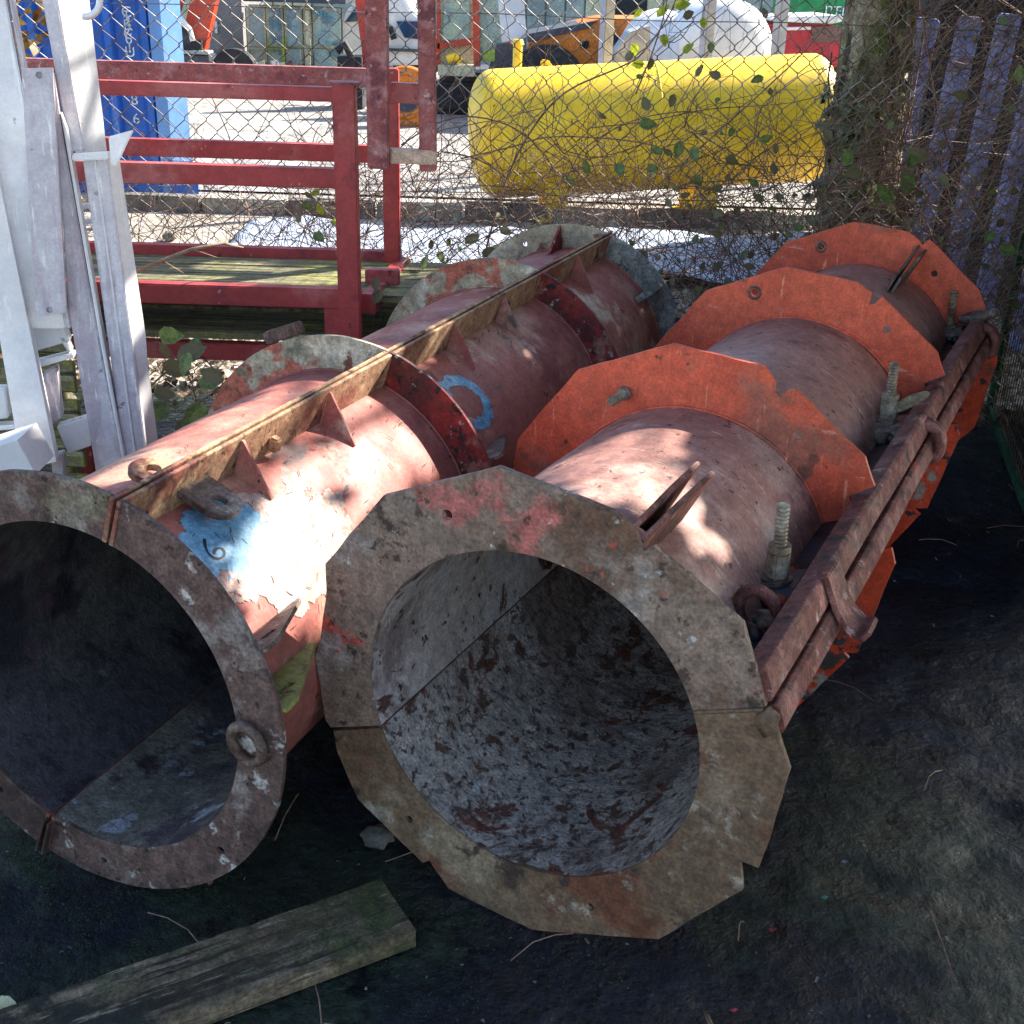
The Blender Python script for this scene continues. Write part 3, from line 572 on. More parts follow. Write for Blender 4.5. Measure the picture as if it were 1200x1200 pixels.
# scratches and flakes of dirt on both shells
def flecks(par, cc, ro, n_, arange, srange, M, seed, L=(.005, .022)):
    rnd = random.Random(seed); mb = MB()
    for _ in range(n_):
        s = rnd.uniform(*srange); a = rnd.uniform(*arange); l = rnd.uniform(*L); th = rnd.gauss(.9, .7); wd = rnd.uniform(.0004, .0011); vs = []
        for t in (-.5, -.1, .4):
            ss = s + l * t * math.cos(th) + rnd.uniform(-.002, .002); aa = a + math.degrees(l * t * math.sin(th) / ro); x, z = pol(aa, ro + .0027); p = Vector((cc.x + x, ss, cc.z + z)); tn = Vector((-z * 0, 0, 0))
            dx, dz = pol(aa + 90, 1); q_ = Vector((dx * math.cos(th), -math.sin(th), dz * math.cos(th))) * wd; vs += [p - q_, p + q_]
        mb.add(vs, [(0, 1, 3, 2), (2, 3, 5, 4)])
    return tag(mb.build('dirt_flecks', M, par), kind='stuff')
M_fleck = mat('dark_dirt', '#4a372f', [], .9, .05, 0, 0)
flecks(LC, cL, .3335, 110, (15, 68), (.05, .9), M_fleck, 3); flecks(LC, cL, .3335, 70, (10, 68), (1.0, 2.4), M_fleck, 5, (.01, .05))
flecks(LC, cL, .3335, 50, (78, 150), (.05, 2.4), M_fleck, 6); flecks(RC, Vector((0, 0, cz)), .3175, 80, (25, 150), (.05, .78), M_fleck, 7, (.005, .02)); flecks(RC, Vector((0, 0, cz)), .3175, 70, (25, 150), (.85, 2.4), M_fleck, 8, (.005, .025))

# ------------------------------------------------------------------ foreground bits on the ground
Z_ = Vector((0, 0, 1))
A_ = onZ(447, 1030, .042); B_ = onZ(480, 1092, .042); W_ = onZ(-40, 1197, .042); d_ = (A_ - W_).normalized(); q_ = Z_.cross(d_); wd_ = (B_ - A_).length
Bp = A_ - q_ * wd_ if (A_ - q_ * wd_ - B_).length < (A_ + q_ * wd_ - B_).length else A_ + q_ * wd_
sgn = (Bp - A_).normalized(); mb = MB(); vs = []; N_ = 50; LL = 1.15
for i in range(N_ + 1):
    t = LL * i / N_; o = A_ - d_ * t
    for j in range(9):
        v_ = j / 8; h = -.004 * abs(noise.noise(Vector((t * 5, j * 3.3, 1)))) - .003 * noise.noise(Vector((t * 22, j * 9., 1)))
        edge = .004 * noise.noise(Vector((t * 16, j // 4, 7))) * (j in (0, 8)); vs.append(o + sgn * (wd_ * v_ + edge) + Z_ * h)
    for j in (8, 0): vs.append(o + sgn * (wd_ * j / 8) + Z_ * (-.042 + .003))
k = 11; fs = []
for i in range(N_):
    for j in range(k): fs.append((i * k + j, i * k + (j + 1) % k, (i + 1) * k + (j + 1) % k, (i + 1) * k + j))
fs += [tuple(range(k))[::-1], tuple(range(N_ * k, N_ * k + k))]
o = mb.add([v - A_ for v in vs], fs).build('plank', M_plank); o.location = A_ ; recalc(o)
# rotate the texture with the board by giving it its own axes
ang = math.atan2(d_.y, d_.x); o.data.transform(Matrix.Rotation(-ang, 4, 'Z')); o.rotation_euler = (0, 0, ang)
tag(o, 'weathered mossy timber plank lying on the black ground in front of the casings', 'plank')
p = onZ(443, 980, .02); tag(blob('stone', p, (.032, .026, .020), M_stone, None, 3, .35, 2, 4), 'small grey stone on the ground between the two casings', 'stone')
p = onZ(828, 1190, .01); q = onZ(838, 1230, .01); tag(MB().tube([p, (p + q) / 2 + Vector((.004, 0, .004)), q], [.004, .005, .004], 7).build('stick', M_twigpale, smooth=True), 'short tan stick at the bottom edge, right of centre', 'stick')
rnd = random.Random(9); mb = MB()
for cx_, cy_, n_, sp in ((40, 1010, 3600, .13), (90, 1075, 2400, .16), (200, 1010, 900, .12), (30, 1110, 1200, .12), (600, 1150, 900, .15)):
    c = onZ(cx_, cy_, 0)
    for _ in range(n_):
        x = c.x + rnd.gauss(0, sp); y = c.y + rnd.gauss(0, sp * .6)
        if noise.noise(Vector((x * 14, y * 14, 3))) < -.05: continue
        z = .012 * noise.noise(Vector((x * 2.2, y * 2.2, 1))) + rnd.uniform(-.006, .006); s = rnd.uniform(.001, .003); d = Vector((rnd.gauss(0, 1), rnd.gauss(0, 1), rnd.gauss(0, 1))).normalized(); e_ = d.orthogonal().normalized()
        mb.add([Vector((x, y, z)) - d * s, Vector((x, y, z)) + e_ * s * .6, Vector((x, y, z)) + d * s, Vector((x, y, z)) - e_ * s * .6], [(0, 1, 2, 3)])
tag(mb.build('moss', mat('ground_moss', '#2c3a20', [('#1e2a18', 8, .5, .65)], .95, .05, 0, 0)), 'thin dark green moss on the ground at the lower left', 'moss', kind='stuff')
def leaf_mesh(M, name='leaf', L=1, Wd=.62, fold=.12, curl=.1, n=7):
    vs = []; fs = []
    for i in range(n + 1):
        t = i / n; wv = Wd / 2 * (math.sin(math.pi * min(1, t * 1.02) ** .8) ** .8) * (1 + .06 * (-1) ** i); z = -curl * (t - .3) ** 2
        vs += [(-wv, t * L, z + fold * wv), (0, t * L, z), (wv, t * L, z + fold * wv)]
    for i in range(n): a = 3 * i; fs += [(a, a + 1, a + 4, a + 3), (a + 1, a + 2, a + 5, a + 4)]
    me = bpy.data.meshes.new(name); me.from_pydata(vs, [], fs); me.materials.append(M); me.polygons.foreach_set('use_smooth', [True] * len(fs)); return me
M_cleaf = mat('cream_dead_leaf', '#cfc9a0', [('#a89c6c', 30, .5, .66)], .7, .1, 0, .2)
o = bpy.data.objects.new('fallen_leaf', leaf_mesh(M_cleaf, 'fallen_leaf')); COL.objects.link(o); o.location = onZ(-12, 1176, .012); o.scale = (.05,) * 3; o.rotation_euler = (.15, .1, -1.7)
tag(o, 'cream dead leaf at the bottom left corner beside the plank', 'leaf')
rnd = random.Random(4); mb = MB()
for _ in range(420):
    x = rnd.uniform(-1, 1.9); y = rnd.uniform(1.2, 4); s = rnd.choice((.0012, .002, .0028, .004)); c = Vector((x, y, -.004 + .012 * noise.noise(Vector((x * 2.2, y * 2.2, 1))) + .004))
    d = Vector((rnd.gauss(0, 1), rnd.gauss(0, 1), rnd.gauss(0, .4))).normalized(); e_ = d.cross(Z_).normalized()
    mb.box(c, (s * rnd.uniform(1, 3), s, s * .6), d, e_, d.cross(e_))
tag(mb.build('grit', M_stone), 'pale specks of grit scattered over the black ground', 'grit', kind='stuff')
mb = MB()
for _ in range(60):
    x = rnd.uniform(-1, 2); y = rnd.uniform(1.3, 4.2); a = rnd.uniform(0, 3.1); L = rnd.uniform(.04, .2); z = .006 + .012 * noise.noise(Vector((x * 2.2, y * 2.2, 1))); P = [Vector((x + math.cos(a) * L * t, y + math.sin(a) * L * t + .02 * math.sin(t * 3), z + .004 * math.sin(t * 5))) for t in (0, .35, .7, 1)]
    mb.tube(P, .0013, 4)
tag(mb.build('twig_litter', M_twig), 'thin dark twigs scattered over the black ground', 'twigs', kind='stuff')
for (px, py, c, lb) in ((905, 1090, '#b03a44', 'small red paint flake on the black ground below the right casing'), (966, 1052, '#3f9a8a', 'small teal scrap on the black ground right of the octagon flange'), (860, 1184, '#b5454c', 'pinkish paint flake near the bottom edge beside the stick'), (989, 1010, '#8d9aa8', 'pale grey sliver of plastic on the black ground')):
    P = onZ(px, py, .012); mb = MB().prism([P + Vector((-.006, 0, 0)), P + Vector((0, -.004, 0)), P + Vector((.007, 0, .002)), P + Vector((.002, .005, 0))], (0, 0, .0015)); tag(mb.build('scrap', mat('scrap_' + c[1:], c, [], .6, 0, 0, 0)), lb, 'scrap')

# ------------------------------------------------------------------ crimson steel stillage with board shelves
YF, YB = 3.7, 4.25
ST = empty('steel_stillage', (-.85, 3.95, 0), 0, 'crimson steel stair-like stillage with two mossy board shelves behind the round-ringed casing', 'stillage')
def sbar(a, b, w_, h_, M=M_frame, name='rail', bev=.004, up=(0, 0, 1)):
    o = MB().beam(Vector(a) - ST.location, Vector(b) - ST.location, w_, h_, up).build(name, M, ST, bevel=bev); return o
def zat(py, y, px=300): return onY(px, py, y).z
xl = -2.15
def xr(px, py, y): return onY(px, py, y).x
# rails (front, rear) at three levels
def hrail(py0, py1, y, xr_, M=M_frame, px=300, d=.05, x0=xl):
    z0, z1 = zat(py0, y, px), zat(py1, y, px); return sbar((x0, y, (z0 + z1) / 2), (xr_, y, (z0 + z1) / 2), d, abs(z0 - z1), M)
xf0 = xr(412, 250, YF); 
hrail(76, 98, YB, xr(432, 90, YB), M_frame2); hrail(99, 116, YF, xr(408, 110, YF))
hrail(166, 186, YB, xr(455, 176, YB)); hrail(194, 217, YF, xr(408, 205, YF))
hrail(289, 307, YB, xr(470, 298, YB)); hrail(334, 357, YF, xr(402, 345, YF)); hrail(402, 421, YF + .04, xr(330, 405, YF))
# posts
pw = .062
def post(px, pyt, pyb, y, w_, name='post', M=M_frame, z0=0, d=.05):
    x = onY(px, pyb, y).x; zt = onY(px, pyt, y).z; return sbar((x, y, z0), (x, y, zt), w_, d, M, name, up=(0, 1, 0))
post(411, 100, 380, YF - .06, .066); post(460, 80, 300, YB - .03, .055); post(392, 358, 380, YF + .01, .055, z0=.4)
xp = onY(411, 380, YF - .03).x; zt = onY(398, 100, YF - .03).z
sbar((xp - .045, YF - .03, zt + .006), (xp + .045, YF - .03, zt + .006), .07, .01, M_frame2, 'cap_plate', .002)
# side bars running back
zb = zat(345, YF) ; sbar((xp + .05, YF, zb - .02), (onY(470, 310, YB).x + .01, YB, zb - .02), .05, .06)
sbar((xp + .05, YF, zb - .40), (onY(470, 310, YB).x + .01, YB, zb - .40), .05, .06)
sbar((xp + .02, YF + .2, zb + .02), (xp + .13, YF + .2, zb + .02), .04, .05, M_frame, 'stub_rail')
# hung end frame with worn faces
def vbar(pxt, pxb, pyt, pyb, y, w_, M):
    a = onY(pxt, pyt, y); b = onY(pxb, pyb, y); sbar(a, b, w_, .045, M, 'upright', .003, (0, 1, 0))
vbar(441, 444, -60, 197, 3.55, .060, M_frame2); vbar(499, 502, -60, 200, 3.62, .048, M_frame2)
a = onY(456, 182, 3.58); b = onY(510, 184, 3.62); sbar(a, b, .045, .040, mat('sunlit_cream_bar', '#c5a992', [('#96404a', 6, .58, .68)], .5, .1, 0, .2), 'crossbar', .003)  # sunlight on the bar is put into its cream colour
a = onY(458, 108, 3.66); b = onY(508, 110, 3.66); sbar(a, b, .04, .055, M_frame, 'crossbar', .003)
# shelf boards
for (zz, y0, y1) in ((zat(336, YF) - .035, YF + .03, YB - .03), (zat(398, YF) - .0, YF + .03, YB - .03)):
    n_ = 4; wv = (y1 - y0) / n_
    for i in range(n_):
        o = MB().box((0, 0, 0), (2.0, wv - .006, .022)).build('board', M_wood, ST, bevel=.002); o.location = Vector((xl + 1.03, y0 + wv * (i + .5), zz + rnd.uniform(-.002, .002))) - ST.location
zz = zat(362, YF); o = MB().box((0, 0, 0), (1.75, .02, .012)).build('board_edge', M_endgrain, ST); o.location = Vector((-1.42, YF + .01, zz)) - ST.location
for x in (-2.1, -1.4): sbar((x, YF + .02, 0), (x, YF + .02, zb - .45), .05, .05, M_frame, 'post', .003, (0, 1, 0))

# ------------------------------------------------------------------ leaning aluminium sections at the left
AP = onY(100, 300, 2.9); AN = Vector((.22, -1, .10)).normalized(); AN2 = Vector((.88, -.47, .04)).normalized()
AL = empty('aluminium_frame', (AP.x, AP.y, 0), 0, 'bright aluminium channel frames leaning upright at the left edge', 'aluminium frame')
def al(poly, off=0, dep=.05, M=M_alu, name='channel', n=None, bev=.003, holes=()):
    n = n or AN; p0 = AP - AN * off
    P = [onPl(x, y, p0, AN) for x, y in poly]
    if n is not AN:
        base = P[0]; P = [onPl(x, y, base, n) for x, y in poly]
    o = recalc(MB().prism([p - AL.location for p in P], -n * dep).build(name, M, AL, bevel=0 if holes else bev))
    for hx, hy, r in holes:
        c = onPl(hx, hy, p0, AN) - AL.location; cut(o, MB().tube([c + n * .05, c - n * .012], r, 14))
    return o
al([(-75, -40), (-52, -40), (66, 541), (26, 551)], .0, .05, holes=((44, 541, .0065),))
al([(-66, -60), (-4, -60), (78, 385), (36, 385)], .03, .03)
al([(5, -30), (9, -30), (84, 385), (78, 385)], .02, .05, M_alup, 'lip')
al([(25, 80), (61, 79), (78, 366), (42, 372)], -.03, .022, M_alup, 'cover_plate', holes=((46, 88, .0075), (58, 363, .0075)))
al([(62, 84), (72, 150), (120, 420), (149, 560), (115, 568), (80, 360), (66, 150)], .02, .05, M_alup)
al([(70, 130), (77, 150), (121, 400), (151, 560), (147, 560), (117, 400), (74, 150)], .005, .06, M_alu, 'lip')
al([(42, -40), (60, -40), (99, 176), (82, 178)], .05, .02, M_alup, 'channel')
al([(60, -40), (101, -40), (127, 184), (99, 184)], .04, .03, M_alu, 'channel', AN2)
al([(97, 187), (126, 185), (176, 560), (149, 560)], .02, .05, M_alup, 'extrusion')
al([(110, 187), (112, 187), (163, 560), (161, 560)], .014, .01, M_alu, 'rib'); al([(84, 180), (128, 178), (128, 187), (84, 189)], .01, .05, M_alu, 'end_cap')
al([(125, 180), (140, 178), (172, 395), (174, 425), (192, 560), (174, 560)], .02, .04, M_alu, 'channel', AN2)
al([(127, 160), (157, 152), (150, 166), (137, 194), (130, 194)], -.01, .012, M_alu, 'wedge')
# rungs and brackets between the channels
for poly, M in (([(36, 385), (72, 374), (82, 400), (40, 412)], M_white), ([(40, 424), (86, 413), (87, 419), (42, 432)], M_alu), ([(48, 440), (66, 430), (72, 490), (58, 500)], M_alup), ([(66, 500), (106, 488), (108, 522), (80, 532)], M_white), ([(60, 535), (74, 532), (76, 566), (62, 566)], M_alup), ([(-20, 455), (6, 455), (10, 490), (-20, 494)], M_white), ([(-20, 500), (18, 498), (20, 503), (-20, 506)], M_alu), ([(68, 395), (76, 394), (84, 412), (80, 413)], M_white), ([(0, 300), (26, 300), (28, 306), (0, 308)], M_alu), ([(0, 340), (32, 340), (32, 347), (0, 348)], M_alu), ([(94, 240), (107, 239), (107, 244), (94, 246)], M_alu), ([(97, 258), (108, 257), (108, 262), (98, 264)], M_alu)):
    al(poly, .07, .05, M, 'rung')
mb = MB(); c = onPl(99, 0, AP + AN * .03, AN) - AL.location; mb.torus(c, .034, .008, (1, 0, 0), (0, .1, 1), 26, 8, a0=-100, a1=60); mb.build('hook', M_alu, AL, smooth=True)
for y_, x_ in ((3.3, -1.55), (3.35, -1.25)): pass
# pale block and mossy boards behind its foot
p = onY(12, 540, 2.55); recalc(MB().prism([onY(-30, 532, 2.6), onY(20, 516, 2.6), onY(42, 556, 2.6), onY(-30, 566, 2.6)], (0, .12, 0)).build('foot_block', M_white, None)); tag(bpy.data.objects['foot_block'], 'white block showing just above the round ring of the left casing', 'block')
o = bpy.data.objects['foot_block']; ce = sum((v.co for v in o.data.vertices), Vector()) / 8; o.data.transform(Matrix.Translation(-ce)); o.location = ce
CR_ = empty('pallet', (-1.75, 3.3, 0), 0, 'mossy board pallet on edge seen between the aluminium channels', 'pallet')
for i in range(7): o = MB().box((0, 0, 0), (1.0, .02, .09)).build('board', M_wood, CR_, bevel=.002); o.location = (0, .0, .06 + i * .115)
for x in (-.42, 0, .42): o = MB().box((0, 0, 0), (.06, .08, .85)).build('bearer', M_wood, CR_, bevel=.003); o.location = (x, .052, .425)

# ------------------------------------------------------------------ chain-link fence
FY = 4.65
FN = empty('chain_link_fence', (0, FY, 0), 0, 'galvanised chain-link fence with strain wires behind the casings', 'fence')
WW, HH = .078, .0845; me0 = None
pts = []; z = .02
for i in range(43): pts.append(Vector(((-1 if i % 2 else 1) * WW / 4 * 1.04, .0022 * (1 if i % 2 else -1), .02 + i * HH / 2)))
nw = int(4.9 / (WW / 2))
wm = []
for var in range(4):
    P2 = []; rv = random.Random(var)
    for i, p in enumerate(pts):
        q = Vector((-p.x if var % 2 else p.x, p.y, p.z)) + Vector((rv.uniform(-.002, .002), 0, rv.uniform(-.002, .002)))
        P2 += [q - Vector((0, 0, .0045)), q + Vector((0, 0, .0045))]
    wm.append(MB().tube(P2, .0018, 4, cap=False).build('wire', M_wire, FN, smooth=True))
for i in range(nw):
    o = wm[i] if i < 4 else wm[(i % 2) + 2 * random.randrange(2)].copy()
    if i >= 4: COL.objects.link(o); o.parent = FN
    o.location = (-2.4 + i * WW / 2, .025 * math.sin(i * .065), .012 * math.sin(i * .1))
for py in (12, 222): 
    z0 = onY(400, py, FY).z; MB().tube([Vector((-2.5 + 5.1 * t / 30, .003, z0 + .004 * math.sin(t) - .018 * (t / 30 * 5.1 - 1.8) * 0)) for t in range(31)], .0018, 5).build('strain_wire', M_wire, FN)
for x in (-2.45, 2.45):
    MB().box((x, .03, .95), (.06, .06, 1.9)).build('post', M_gpost, FN, bevel=.004)

# ------------------------------------------------------------------ green mesh panel at the right
g0 = onZ(1160, 482, 0); g1 = onZ(1199, 590, 0); gd = (g1 - g0).normalized(); GL = 1.6; GH = 1.85
GP = empty('mesh_panel', g0, 0, 'green framed rusty mesh panel standing at the right edge', 'mesh panel')
def gb(a, b, r=.035, M=M_gframe, nm='frame_bar'): return MB().beam(a, b, r, r).build(nm, M, GP, bevel=.003)
O = Vector()
MB().beam(O, Z_ * GH, .032, .032, (0, 1, 0)).build('frame_bar', M_gframe, GP, bevel=.003); MB().beam(gd * GL, gd * GL + Z_ * GH, .032, .032, (0, 1, 0)).build('frame_bar', M_gframe, GP, bevel=.003)
gb(gd * .016 + Z_ * .016, gd * (GL - .016) + Z_ * .016, .03); gb(gd * .016 + Z_ * (GH - .016), gd * (GL - .016) + Z_ * (GH - .016), .03)
wv = MB().tube([O, Z_ * GH], .0016, 4).build('mesh_wire', M_gwire, GP); wh = MB().tube([O, gd * GL], .0016, 4).build('mesh_wire', M_gwire, GP)
wv.location = gd * .05; wh.location = Z_ * .05
for i in range(1, 31): o = wv.copy(); COL.objects.link(o); o.parent = GP; o.location = gd * (.05 + i * .05)
for i in range(1, 36): o = wh.copy(); COL.objects.link(o); o.parent = GP; o.location = Z_ * (.05 + i * .05)
nn_ = Vector((-gd.y, gd.x, 0)); nn_ = nn_ if nn_.x > 0 else -nn_
TS = empty('timber_screen', g0 + nn_ * .16, 0, 'dark brown upright boards standing behind the green mesh panel', 'timber screen')
for i in range(12): c = gd * (.08 + i * .135) + Z_ * .9; MB().box(c, (.125, .022, 1.8), gd, nn_, Z_).build('board', M_brown, TS, bevel=.003)

# ------------------------------------------------------------------ tree beside the fence
b0 = onY(1008, 262, 5.02); TX = b0.x; tp = onY(1037, 0, 5.02)
TR = empty('tree', (TX, 5.02, 0), 0, 'mossy ivy-clad tree trunk behind the fence at the right', 'tree')
dx = (tp.x - b0.x) / (tp.z - b0.z)
def txy(z): return (dx * (z - b0.z) + .02 * math.sin(z * 4), .01 * math.sin(z * 3 + 1))
mb = MB(); vs = []; nr, nk = 70, 30
for i in range(nr + 1):
    z = -.05 + 3.3 * i / nr; x, y = txy(z); r = .15 + .07 * math.exp(-max(z, 0) / .25) - .012 * z
    for k in range(nk):
        a = 2 * math.pi * k / nk; rr = r * (1 + .09 * noise.noise(Vector((math.cos(a) * 1.6, math.sin(a) * 1.6, z * 1.5))) + .08 * noise.noise(Vector((math.cos(a) * 6, math.sin(a) * 6, z * 3))) + .05 * noise.noise(Vector((math.cos(a) * 16, math.sin(a) * 16, z * 14))))
        vs.append((x + rr * math.cos(a), y + rr * math.sin(a), z))
fs = [(i * nk + k, i * nk + (k + 1) % nk, (i + 1) * nk + (k + 1) % nk, (i + 1) * nk + k) for i in range(nr) for k in range(nk)]
mb.add(vs, fs).build('trunk', M_bark, TR, smooth=True)
rnd = random.Random(12)
top = Vector((*txy(3.0), 3.0)); limbs = []
mb = MB()
for tgt, r0 in (((1.3, -.4, 4.2), .09), ((.2, -1.5, 4.1), .085), ((2.2, -1.8, 4.0), .08), ((1.0, .7, 4.6), .08), ((-.3, .3, 4.8), .07), ((2.6, .2, 3.9), .07), ((.9, -2.6, 3.9), .06)):
    b = Vector(tgt); P = [top + (b - top) * t + Vector((rnd.gauss(0, .05), rnd.gauss(0, .05), .35 * math.sin(t * 2.4))) for t in [i / 8 for i in range(9)]]; limbs.append(P)
    mb.tube(P, [r0 * (1 - .75 * i / 8) for i in range(9)], 8)
    for _ in range(7):
        i = rnd.randrange(3, 9); s = P[i]; e_ = s + Vector((rnd.gauss(0, .6), rnd.gauss(0, .6), rnd.uniform(-.3, .5))); mb.tube([s, (s + e_) / 2 + Vector((0, 0, .08)), e_], [.02, .013, .005], 5)
mb.build('limbs', M_bark, TR, smooth=True)
# crown: leaf-sized faces through the volume that overhangs the casings, with gaps that let sun through
e1 = SUN.cross(Z_).normalized(); e2 = e1.cross(SUN).normalized()
def suv(P): return (P.dot(e1), P.dot(e2))
def inpoly(p, poly):
    x, y = p; c = False; n = len(poly)
    for i in range(n):
        x1, y1 = poly[i]; x2, y2 = poly[i - 1]
        if (y1 > y) != (y2 > y) and x < (x2 - x1) * (y - y1) / (y2 - y1) + x1: c = not c
    return c
def shL(l): return [suv(shell_pt(x, y, CL, YAW_L, czl, .3335)[2]) for x, y in l]
def shR(l): return [suv(shell_pt(x, y, CR, YAW_R, cz, .3175)[2]) for x, y in l]
gaps = [shL([(312, 625), (335, 596), (336, 560), (336, 528), (385, 505), (430, 485), (490, 472), (530, 505), (480, 560), (405, 610), (388, 700), (348, 735), (308, 718), (292, 690), (298, 655)]),
        shL([(105, 567), (180, 527), (250, 493), (310, 462), (345, 446), (400, 440), (330, 490), (240, 540), (150, 585)]),
        shR([(652, 552), (700, 514), (750, 503), (815, 512), (800, 545), (760, 580), (735, 615), (720, 600), (700, 575)]), shR([(800, 596), (832, 596), (845, 620), (820, 648), (803, 636)])]
def railpts(s0, s1):
    out = []
    for s, r in ((s0, .34), (s1, .34), (s1, .44), (s0, .44)):
        p = cL + Yv * s + eL * r; out.append(suv(LC.matrix_basis @ p if False else Matrix.Translation(LC.location) @ Matrix.Rotation(-YAW_L, 4, 'Z') @ p))
    return out
gaps.append(railpts(.30, 1.35)); gaps.append(railpts(.05, .2))
gaps.append([suv(onY(x, y, 3.9)) for x, y in ((100, 40), (520, 40), (520, 200), (440, 420), (150, 430))])
gaps.append([suv(onPl(x, y, AP, AN)) for x, y in ((-80, -60), (200, -60), (200, 560), (-80, 570))])
gaps.append([suv(onZ(x, y, 0)) for x, y in ((915, 605), (945, 605), (945, 625), (915, 625))])
sgap = []
cl = [(rnd.uniform(-2, 2), rnd.uniform(-2, 2)) for _ in range(400)]
mb = MB(); cnt = 0; tries = 0
while cnt < 44000 and tries < 200000:
    tries += 1; qx = rnd.uniform(-1.75, 3.5); qy = rnd.uniform(-.9, 6.3)
    if qy > 4.2 and qx < 1.15 + .25 * math.sin(qy * 9) + .45 * max(0, qy - 5): continue
    h = rnd.uniform(2.15, 4.6); P = Vector((qx, qy, .45)) + SUN * ((h - .45) / SUN.z)
    u = suv(P); jit = (u[0] + rnd.gauss(0, .012), u[1] + rnd.gauss(0, .012))
    if any(inpoly((jit[0] + ox, jit[1] + oy), g) for gi, g in enumerate(gaps) for ox, oy in ((0, 0), (.045 + .03 * (gi < 2), 0), (-.045 - .02 * (gi < 2), 0), (0, .045 + .03 * (gi < 2)), (0, -.045 - .02 * (gi < 2)))):
        if not (noise.noise(Vector((u[0] * 11, u[1] * 5, 3))) > .5 and rnd.random() < .3): continue
    d = Vector((rnd.gauss(0, 1), rnd.gauss(0, 1), rnd.gauss(0, .6))).normalized(); n = d.orthogonal().normalized(); n = (n + d.cross(n) * rnd.gauss(0, 1)).normalized()
    L = rnd.uniform(.10, .165); w_ = L * .38; P = P - TR.location
    mb.add([P - d * L / 2, P + n * w_, P + d * L / 2, P - n * w_], [(0, 1, 2, 3)]); cnt += 1
tag(mb.build('crown', M_crown, TR), kind='stuff')
# ivy over the trunk
mb = MB()
for _ in range(5200):
    z = rnd.uniform(.05, 2.6); a = rnd.uniform(0, 2 * math.pi); x, y = txy(z); dens = noise.noise(Vector((math.cos(a) * 1.5, math.sin(a) * 1.5, z * 2.2)))
    if z > .9 and dens < .3: continue
    r = .15 + .07 * math.exp(-z / .25) - .012 * z + rnd.uniform(0, .05) + (.05 if z < .95 else 0) * rnd.random(); c = Vector((x + r * math.cos(a), y + r * math.sin(a), z))
    nrm = Vector((math.cos(a) + rnd.gauss(0, .4), math.sin(a) + rnd.gauss(0, .4), rnd.gauss(.2, .4))).normalized(); d = nrm.orthogonal().normalized(); d = (d * math.cos(rnd.uniform(0, 6)) + nrm.cross(d)).normalized(); e_ = nrm.cross(d); L = rnd.uniform(.014, .034)
    mb.add([c - d * L, c + e_ * L * .8 - d * L * .2, c + d * L * 1.1, c - e_ * L * .8 - d * L * .2], [(0, 1, 2, 3)])
tag(mb.build('ivy', M_ivy, TR), kind='stuff')
mb = MB()
for _ in range(16):
    z0 = rnd.uniform(.1, 1.5); a = rnd.uniform(3.4, 6.0); P = []
    for t in range(7): z = z0 + t * .09; a += rnd.gauss(0, .16); x, y = txy(z); r = .165 + .05 * math.exp(-z / .25); P.append((x + r * math.cos(a), y + r * math.sin(a), z))
    mb.tube(P, .0035, 4)
tag(mb.build('ivy_stems', M_twig, TR, smooth=True), kind='stuff')

# ------------------------------------------------------------------ brambles along the fence
def cane(mb, px, y0, y1, r):
    P = [onY(x, y, y0 + (y1 - y0) * i / (len(px) - 1)) for i, (x, y) in enumerate(px)]; Q = []
    for i in range(len(P) - 1):
        a = P[max(i - 1, 0)]; b = P[i]; c = P[i + 1]; d = P[min(i + 2, len(P) - 1)]
        for t in (0, .25, .5, .75): Q.append(.5 * ((2 * b) + (c - a) * t + (2 * a - 5 * b + 4 * c - d) * t * t + (3 * b - a - 3 * c + d) * t ** 3))
    Q.append(P[-1]); mb.tube(Q, [r * (1 - .4 * i / len(Q)) for i in range(len(Q))], 5)
    for q in Q[1:-1:2]:
        d = Vector((rnd.gauss(0, 1), rnd.gauss(0, .5), rnd.gauss(0, 1))).normalized(); mb.tube([q, q + d * r * 3.2], [r * .5, r * .1], 3, cap=False)
    return Q
def twigs(mb, n_, x0, x1, z0, z1, y0, y1, L=(.12, .5), r=(.0009, .0024), lean=0):
    for _ in range(n_):
        p = Vector((rnd.uniform(x0, x1), rnd.uniform(y0, y1), z0 + (z1 - z0) * rnd.random() ** 1.4)); a = rnd.uniform(0, math.pi) if not lean else rnd.gauss(lean, .5); d = Vector((math.cos(a), rnd.gauss(0, .25), math.sin(a)))
        l = rnd.uniform(*L); b = Vector((rnd.gauss(0, 1), rnd.gauss(0, .3), rnd.gauss(0, 1))) * l * .22; P = [p + d * l * t + b * (t - .5) ** 2 * 2 + Vector((0, 0, -.1 * l * t * t)) for t in (0, .2, .4, .6, .8, 1)]
        for q in P:
            q.y = max(q.y, y0 - .05)
            q.z = max(q.z, .01)
        r_ = rnd.uniform(*r); mb.tube(P, [r_ * (1 - .5 * t / 5) for t in range(6)], 3, cap=False)
        if rnd.random() < .6:
            q = P[rnd.randrange(1, 5)]; e_ = q + Vector((rnd.gauss(0, 1), rnd.gauss(0, .3), rnd.gauss(.3, 1))).normalized() * l * .35; mb.tube([q, e_], [r_ * .7, r_ * .3], 3, cap=False)
LM = {k: leaf_mesh(M, 'leaf', 1, .64) for k, M in (('g', M_leaf), ('d', M_leafd), ('y', M_leafy))}
